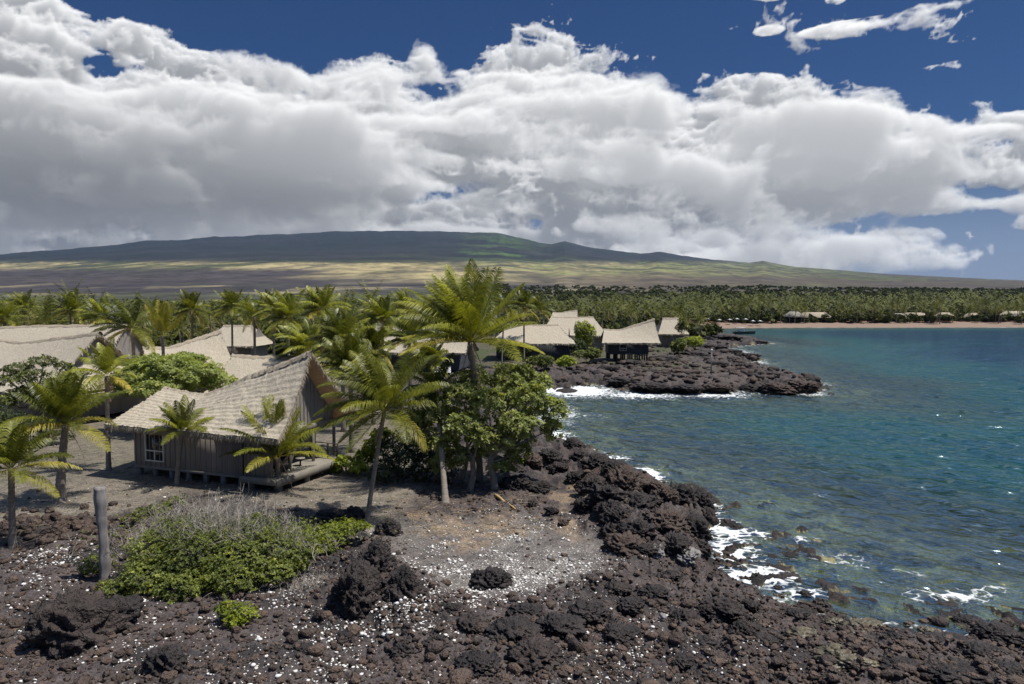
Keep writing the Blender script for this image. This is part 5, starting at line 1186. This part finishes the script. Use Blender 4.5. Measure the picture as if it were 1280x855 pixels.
# ring of stones at the edge of the yard
Q = np.vstack([np.column_stack([rr.uniform(0, 160, 160), 640 + rr.normal(18, 9, 160)]), np.column_stack([rr.uniform(100, 200, 40), 645 + rr.normal(0, 7, 40)])]); Q = np.array([at(a, b_, 1.9)[:2] for a, b_ in Q]); hh = Hn(Q, True); sz = rr.uniform(.07, .22, len(Q)); scatter('border_stones', np.column_stack([Q, hh + sz * .35]), sz, m_rock, 2, .8, (.3, 1))
Q = sample_px(1700, 690, 1030, 418, 492, 1.2); hh, sdq, rg, mk = land(Q[:, 0], Q[:, 1]); kp = (sdq > -.8) & (sdq < 22) & (Q[:, 1] < 300); Q = Q[kp]; hh = hh[kp]
sz = np.exp(rr.normal(-1.25, .5, len(Q))).clip(.1, .75); scatter('point_rubble', np.column_stack([Q, hh + sz * .15]), sz, m_rock, 2, .6, (0, .9))
# leaf litter and dry sticks under the trees
def sticks(name, Q, n_, mt, ln):
    mb = MB(); hh = Hn(Q, True)
    for (x, y), z in zip(Q, hh):
        a = rr.uniform(0, 6.28); l = rr.uniform(*ln); mb.tube([(x, y, z + .03), (x + math.cos(a) * l * .5, y + math.sin(a) * l * .5, z + .05), (x + math.cos(a + .3) * l, y + math.sin(a + .3) * l, z + .03)], [.012, .01, .006], 3, cap=False, a=rr.uniform(0, 1))
    o = mb.build(name, mt); tag(o, kind='stuff')
sticks('dry_litter', np.vstack([sample_px(420, 480, 680, 600, 650, 2), sample_px(160, 380, 480, 590, 650, 2), sample_px(120, 0, 200, 600, 660, 2)]), 0, m_deadfrond, (.15, .7))
def drygrass(px, py, spread, n, label):
    b = gz(px, py); mb = MB()
    for i in range(n):
        x, y = rr.normal(0, spread, 2); z = H(b[0] + x, b[1] + y, True) if i % 6 == 0 else z
        d = np.array([rr.normal(0, .6), rr.normal(-.2, .6), .8]); L_ = rr.uniform(.15, .45)
        mb.tube([(x, y, z - b[2]), (x + d[0] * L_ * .5, y + d[1] * L_ * .5, z - b[2] + .5 * L_), (x + d[0] * L_, y + d[1] * L_, z - b[2] + .3 * L_)], [.006, .005, .002], 3, cap=False)
    o = mb.build('dry_grass', m_dry); o.location = tuple(b); tag(o, label, kind='stuff')
drygrass(385, 730, .55, 420, 'pale dry grass hanging over the rubble left of the round boulder')
drygrass(478, 745, .25, 160, 'small tuft of pale dry grass between the round and the ragged boulder')

# ------------------------------------------------------------------ the palm grove
def grove_mesh(i, L=4.3, top=9.0, nf=18, nst=12, leaf=1.1, lw=.16, far=False):
    tr, cr, head = palm_meshes(top=top, L=L, nf=nf, nst=nst, leaf=leaf, lw=lw, wind=(-.25, .02, .03), seg=1, seed=700 + i, r0=.17, r1=.13, tint=(0.0, .9), old=.1, trunkseg=5, lean=(RNG.normal(0, .5), 0), spread=(-.7, 1.35))
    return tr, cr
protos = []
for i in range(7):
    tr, cr = grove_mesh(i, L=[4.2, 3.9, 4.5, 3.6, 4.1, 3.4, 4.4][i], top=[7.6, 6.4, 8.6, 5.0, 7.2, 4.2, 9.4][i])
    e = empty('grove_palm', (0, 0, 0)); tr.build('trunk', m_trunk, e, True); cr.build('crown', m_palmfar, e); protos.append(e)
used = set()
# zones: (px range, distance range, number, group label)
zones = [((-40, 470), (108, 210), 88, 'coconut palm in the grove behind the left huts'),
         ((430, 880), (172, 330), 70, 'coconut palm in the grove behind the middle huts'),
         ((860, 1310), (362, 400), 112, 'coconut palm in the front row behind the far beach'),
         ((-40, 470), (215, 300), 20, 'coconut palm far back in the left grove')]
cnt = 0; rr = np.random.RandomState(77)
occ = [(h_[0][0], h_[0][2]) for h_ in far_huts]
for (x0, x1), (d0, d1), n, lab in zones:
    for k in range(n):
        for _ in range(30):
            px = rr.uniform(x0, x1); D = math.exp(rr.uniform(math.log(d0), math.log(d1)))
            if all(abs(px - a) > 3 * 914 / D + 34 or abs(D - b_) > 12 for a, b_ in occ) and not (620 < px < 860 and D < 182): break
        p = atD(px, 400, D); z = H(p[0], p[1])
        i = rr.randint(7)
        o = protos[i] if i not in used else copy_tree(protos[i]); used.add(i)
        s = rr.uniform(.72, 1.12) * (1.0 if D < 340 else 1.05); o.location = (p[0], p[1], z - .1); o.scale = (s, s, s); o.rotation_euler = (rr.normal(0, .04), rr.normal(0, .04), rr.normal(0, .5))
        tag(o, lab, 'palm', lab.replace('coconut palm', 'coconut palms')); cnt += 1
print('grove palms', cnt)
# the far wood beyond them: palms and thorn trees merging into one mass (stuff)
def mass(name, P, scales, variants, mt, seed):
    r_ = np.random.RandomState(seed); mb = MB()
    for v, (V, F4, F3, A) in enumerate(variants):
        idx = np.arange(v, len(P), len(variants)); n = len(idx)
        if not n: continue
        ang = r_.normal(0, .7, n); c_, s_ = np.cos(ang), np.sin(ang); sc = scales[idx]
        X = V[None, :, 0] * c_[:, None] - V[None, :, 1] * s_[:, None]; Y = V[None, :, 0] * s_[:, None] + V[None, :, 1] * c_[:, None]
        W_ = np.stack([X, Y, np.broadcast_to(V[None, :, 2], X.shape)], -1) * sc[:, None, None] + P[idx][:, None]
        off = (np.arange(n) * len(V))[:, None, None]
        mb.add(W_.reshape(-1, 3), (F4[None] + off).reshape(-1, 4) if F4 is not None else None, (F3[None] + off).reshape(-1, 3) if F3 is not None else None, np.clip(np.tile(A, n) + np.repeat(r_.uniform(-.25, .35, n), len(V)), 0, 2))
    o = mb.build(name, mt); tag(o, kind='stuff'); return o
def pack(mb): return (np.vstack(mb.V), np.vstack(mb.F4) if mb.F4 else None, np.vstack(mb.F3) if mb.F3 else None, np.concatenate(mb.A))
pv = []
for i in range(4):
    r_ = np.random.RandomState(40 + i); mb = MB()
    mb.tube([(0, 0, -.5), (.2, 0, 4), (.1, 0, 8)], [.28, .2, .2], 4, a=1.3, cap=False)
    for f in range(13):
        az = f * 2.4; el = r_.uniform(-.6, 1.2); d = np.array([math.cos(az) * math.cos(el), math.sin(az) * math.cos(el), math.sin(el)]); b_ = np.array([.1, 0, 8.0]); L_ = r_.uniform(3, 4.4); w_ = .55
        m_ = b_ + d * L_ * .55 + [0, 0, .2]; t_ = m_ + (d + [-.3, 0, -.9]) * L_ * .42; sd = np.cross(d, [0, 0, 1.]); sd /= np.linalg.norm(sd) + 1e-6
        mb.add([b_, m_ + sd * w_ - [0, 0, .5], t_, m_, m_ - sd * w_ - [0, 0, .5]], None, [(0, 1, 3), (1, 2, 3), (0, 3, 4), (3, 2, 4)], r_.uniform(0, 1))
    pv.append(pack(mb))
bv = []
for i in range(5):
    r_ = np.random.RandomState(60 + i); mb = MB(); n = 90; d = r_.normal(0, 1, (n, 3)); d /= np.linalg.norm(d, axis=1)[:, None]; d[:, 2] = np.abs(d[:, 2]) * 1.0 - .15
    C = d * [2.2, 2.2, 1.8] * r_.uniform(.5, 1.05, (n, 1)) * (1 + .3 * vnoise(d[:, 0] * 2, d[:, 1] * 2, i))[:, None] + [0, 0, 1.6]
    u = r_.normal(0, 1, (n, 3)) * .42; v_ = r_.normal(0, 1, (n, 3)) * .42
    V = np.stack([C - u, C + v_, C + u, C - v_], 1).reshape(-1, 3); mb.add(V, np.arange(n)[:, None] * 4 + np.array([[0, 1, 2, 3]]), None, np.repeat(r_.uniform(0, 1, n), 4)); bv.append(pack(mb))
rr = np.random.RandomState(123)
def scat(n, x0, x1, d0, d1, seed, thr=None, sc_n=120.0, pw=1.0):
    px = rr.uniform(x0, x1, n); D = np.exp(rr.uniform(math.log(d0) , math.log(d1), n) ) if pw == 1 else d0 + (d1 - d0) * rr.uniform(0, 1, n) ** pw
    X = (px - 640) / FPX * D; P = np.column_stack([X, D])
    if thr is not None: P = P[fbm(X / sc_n, D / sc_n, 4, seed) > thr]
    return P
P = np.vstack([scat(1500, 850, 1330, 402, 900, 1, -.12), scat(700, 560, 900, 335, 900, 1, -.25), scat(650, -60, 560, 305, 620, 2, -.15)]); z = Hn(P)
mass('distant_palm_wood', np.column_stack([P, z - .2]), rr.uniform(.4, 1.05, len(P)), pv, m_wood, 3); print('palm wood', len(P))
P = np.vstack([scat(900, 870, 1330, 357, 400, 14, -.6), scat(3000, 860, 1330, 366, 1500, 4, -.3), scat(2200, 560, 900, 210, 1500, 5, -.2), scat(1500, -60, 560, 120, 620, 6, -.25), scat(1500, 620, 1330, 800, 1500, 7, .0, 160.)]); hq, sdq, _, _ = land(P[:, 0], P[:, 1], False)
ok = (sdq > np.where(P[:, 1] > 280, 17, 12)); 
for a, b_ in occ: ok &= ~((np.abs(P[:, 0] - (a - 640) / FPX * b_) < 12) & (np.abs(P[:, 1] - b_) < 12))
P = P[ok]; z = hq[ok]
mass('distant_thorn_scrub', np.column_stack([P, z - .3]), rr.uniform(.55, 1.25, len(P)) * (1 + .3 * (P[:, 1] > 800)), bv, m_wood, 4); print('scrub', len(P))

# ------------------------------------------------------------------ the air
def build_haze():
    m, nt = mat('sea_haze')
    pv = N(nt, 'ShaderNodeVolumePrincipled'); pv.inputs['Color'].default_value = (.34, .58, 1.0, 1); pv.inputs['Density'].default_value = HAZE; pv.inputs['Anisotropy'].default_value = .2
    o = nt.nodes.new('ShaderNodeOutputMaterial'); nt.links.new(pv.outputs[0], o.inputs['Volume'])
    x0, y0, z0, x1, y1, z1 = -14500, -200, -900, 14500, 14500, 1250
    V = [(x, y, z) for z in (z0, z1) for x, y in ((x0, y0), (x1, y0), (x1, y1), (x0, y1))]
    F = [(3, 2, 1, 0), (4, 5, 6, 7), (0, 1, 5, 4), (1, 2, 6, 5), (2, 3, 7, 6), (3, 0, 4, 7)]
    o = link('haze', mesh_np('haze', V, F, smooth_=False), m); tag(o, kind='stuff')
HAZE = 1.7e-5
build_haze()
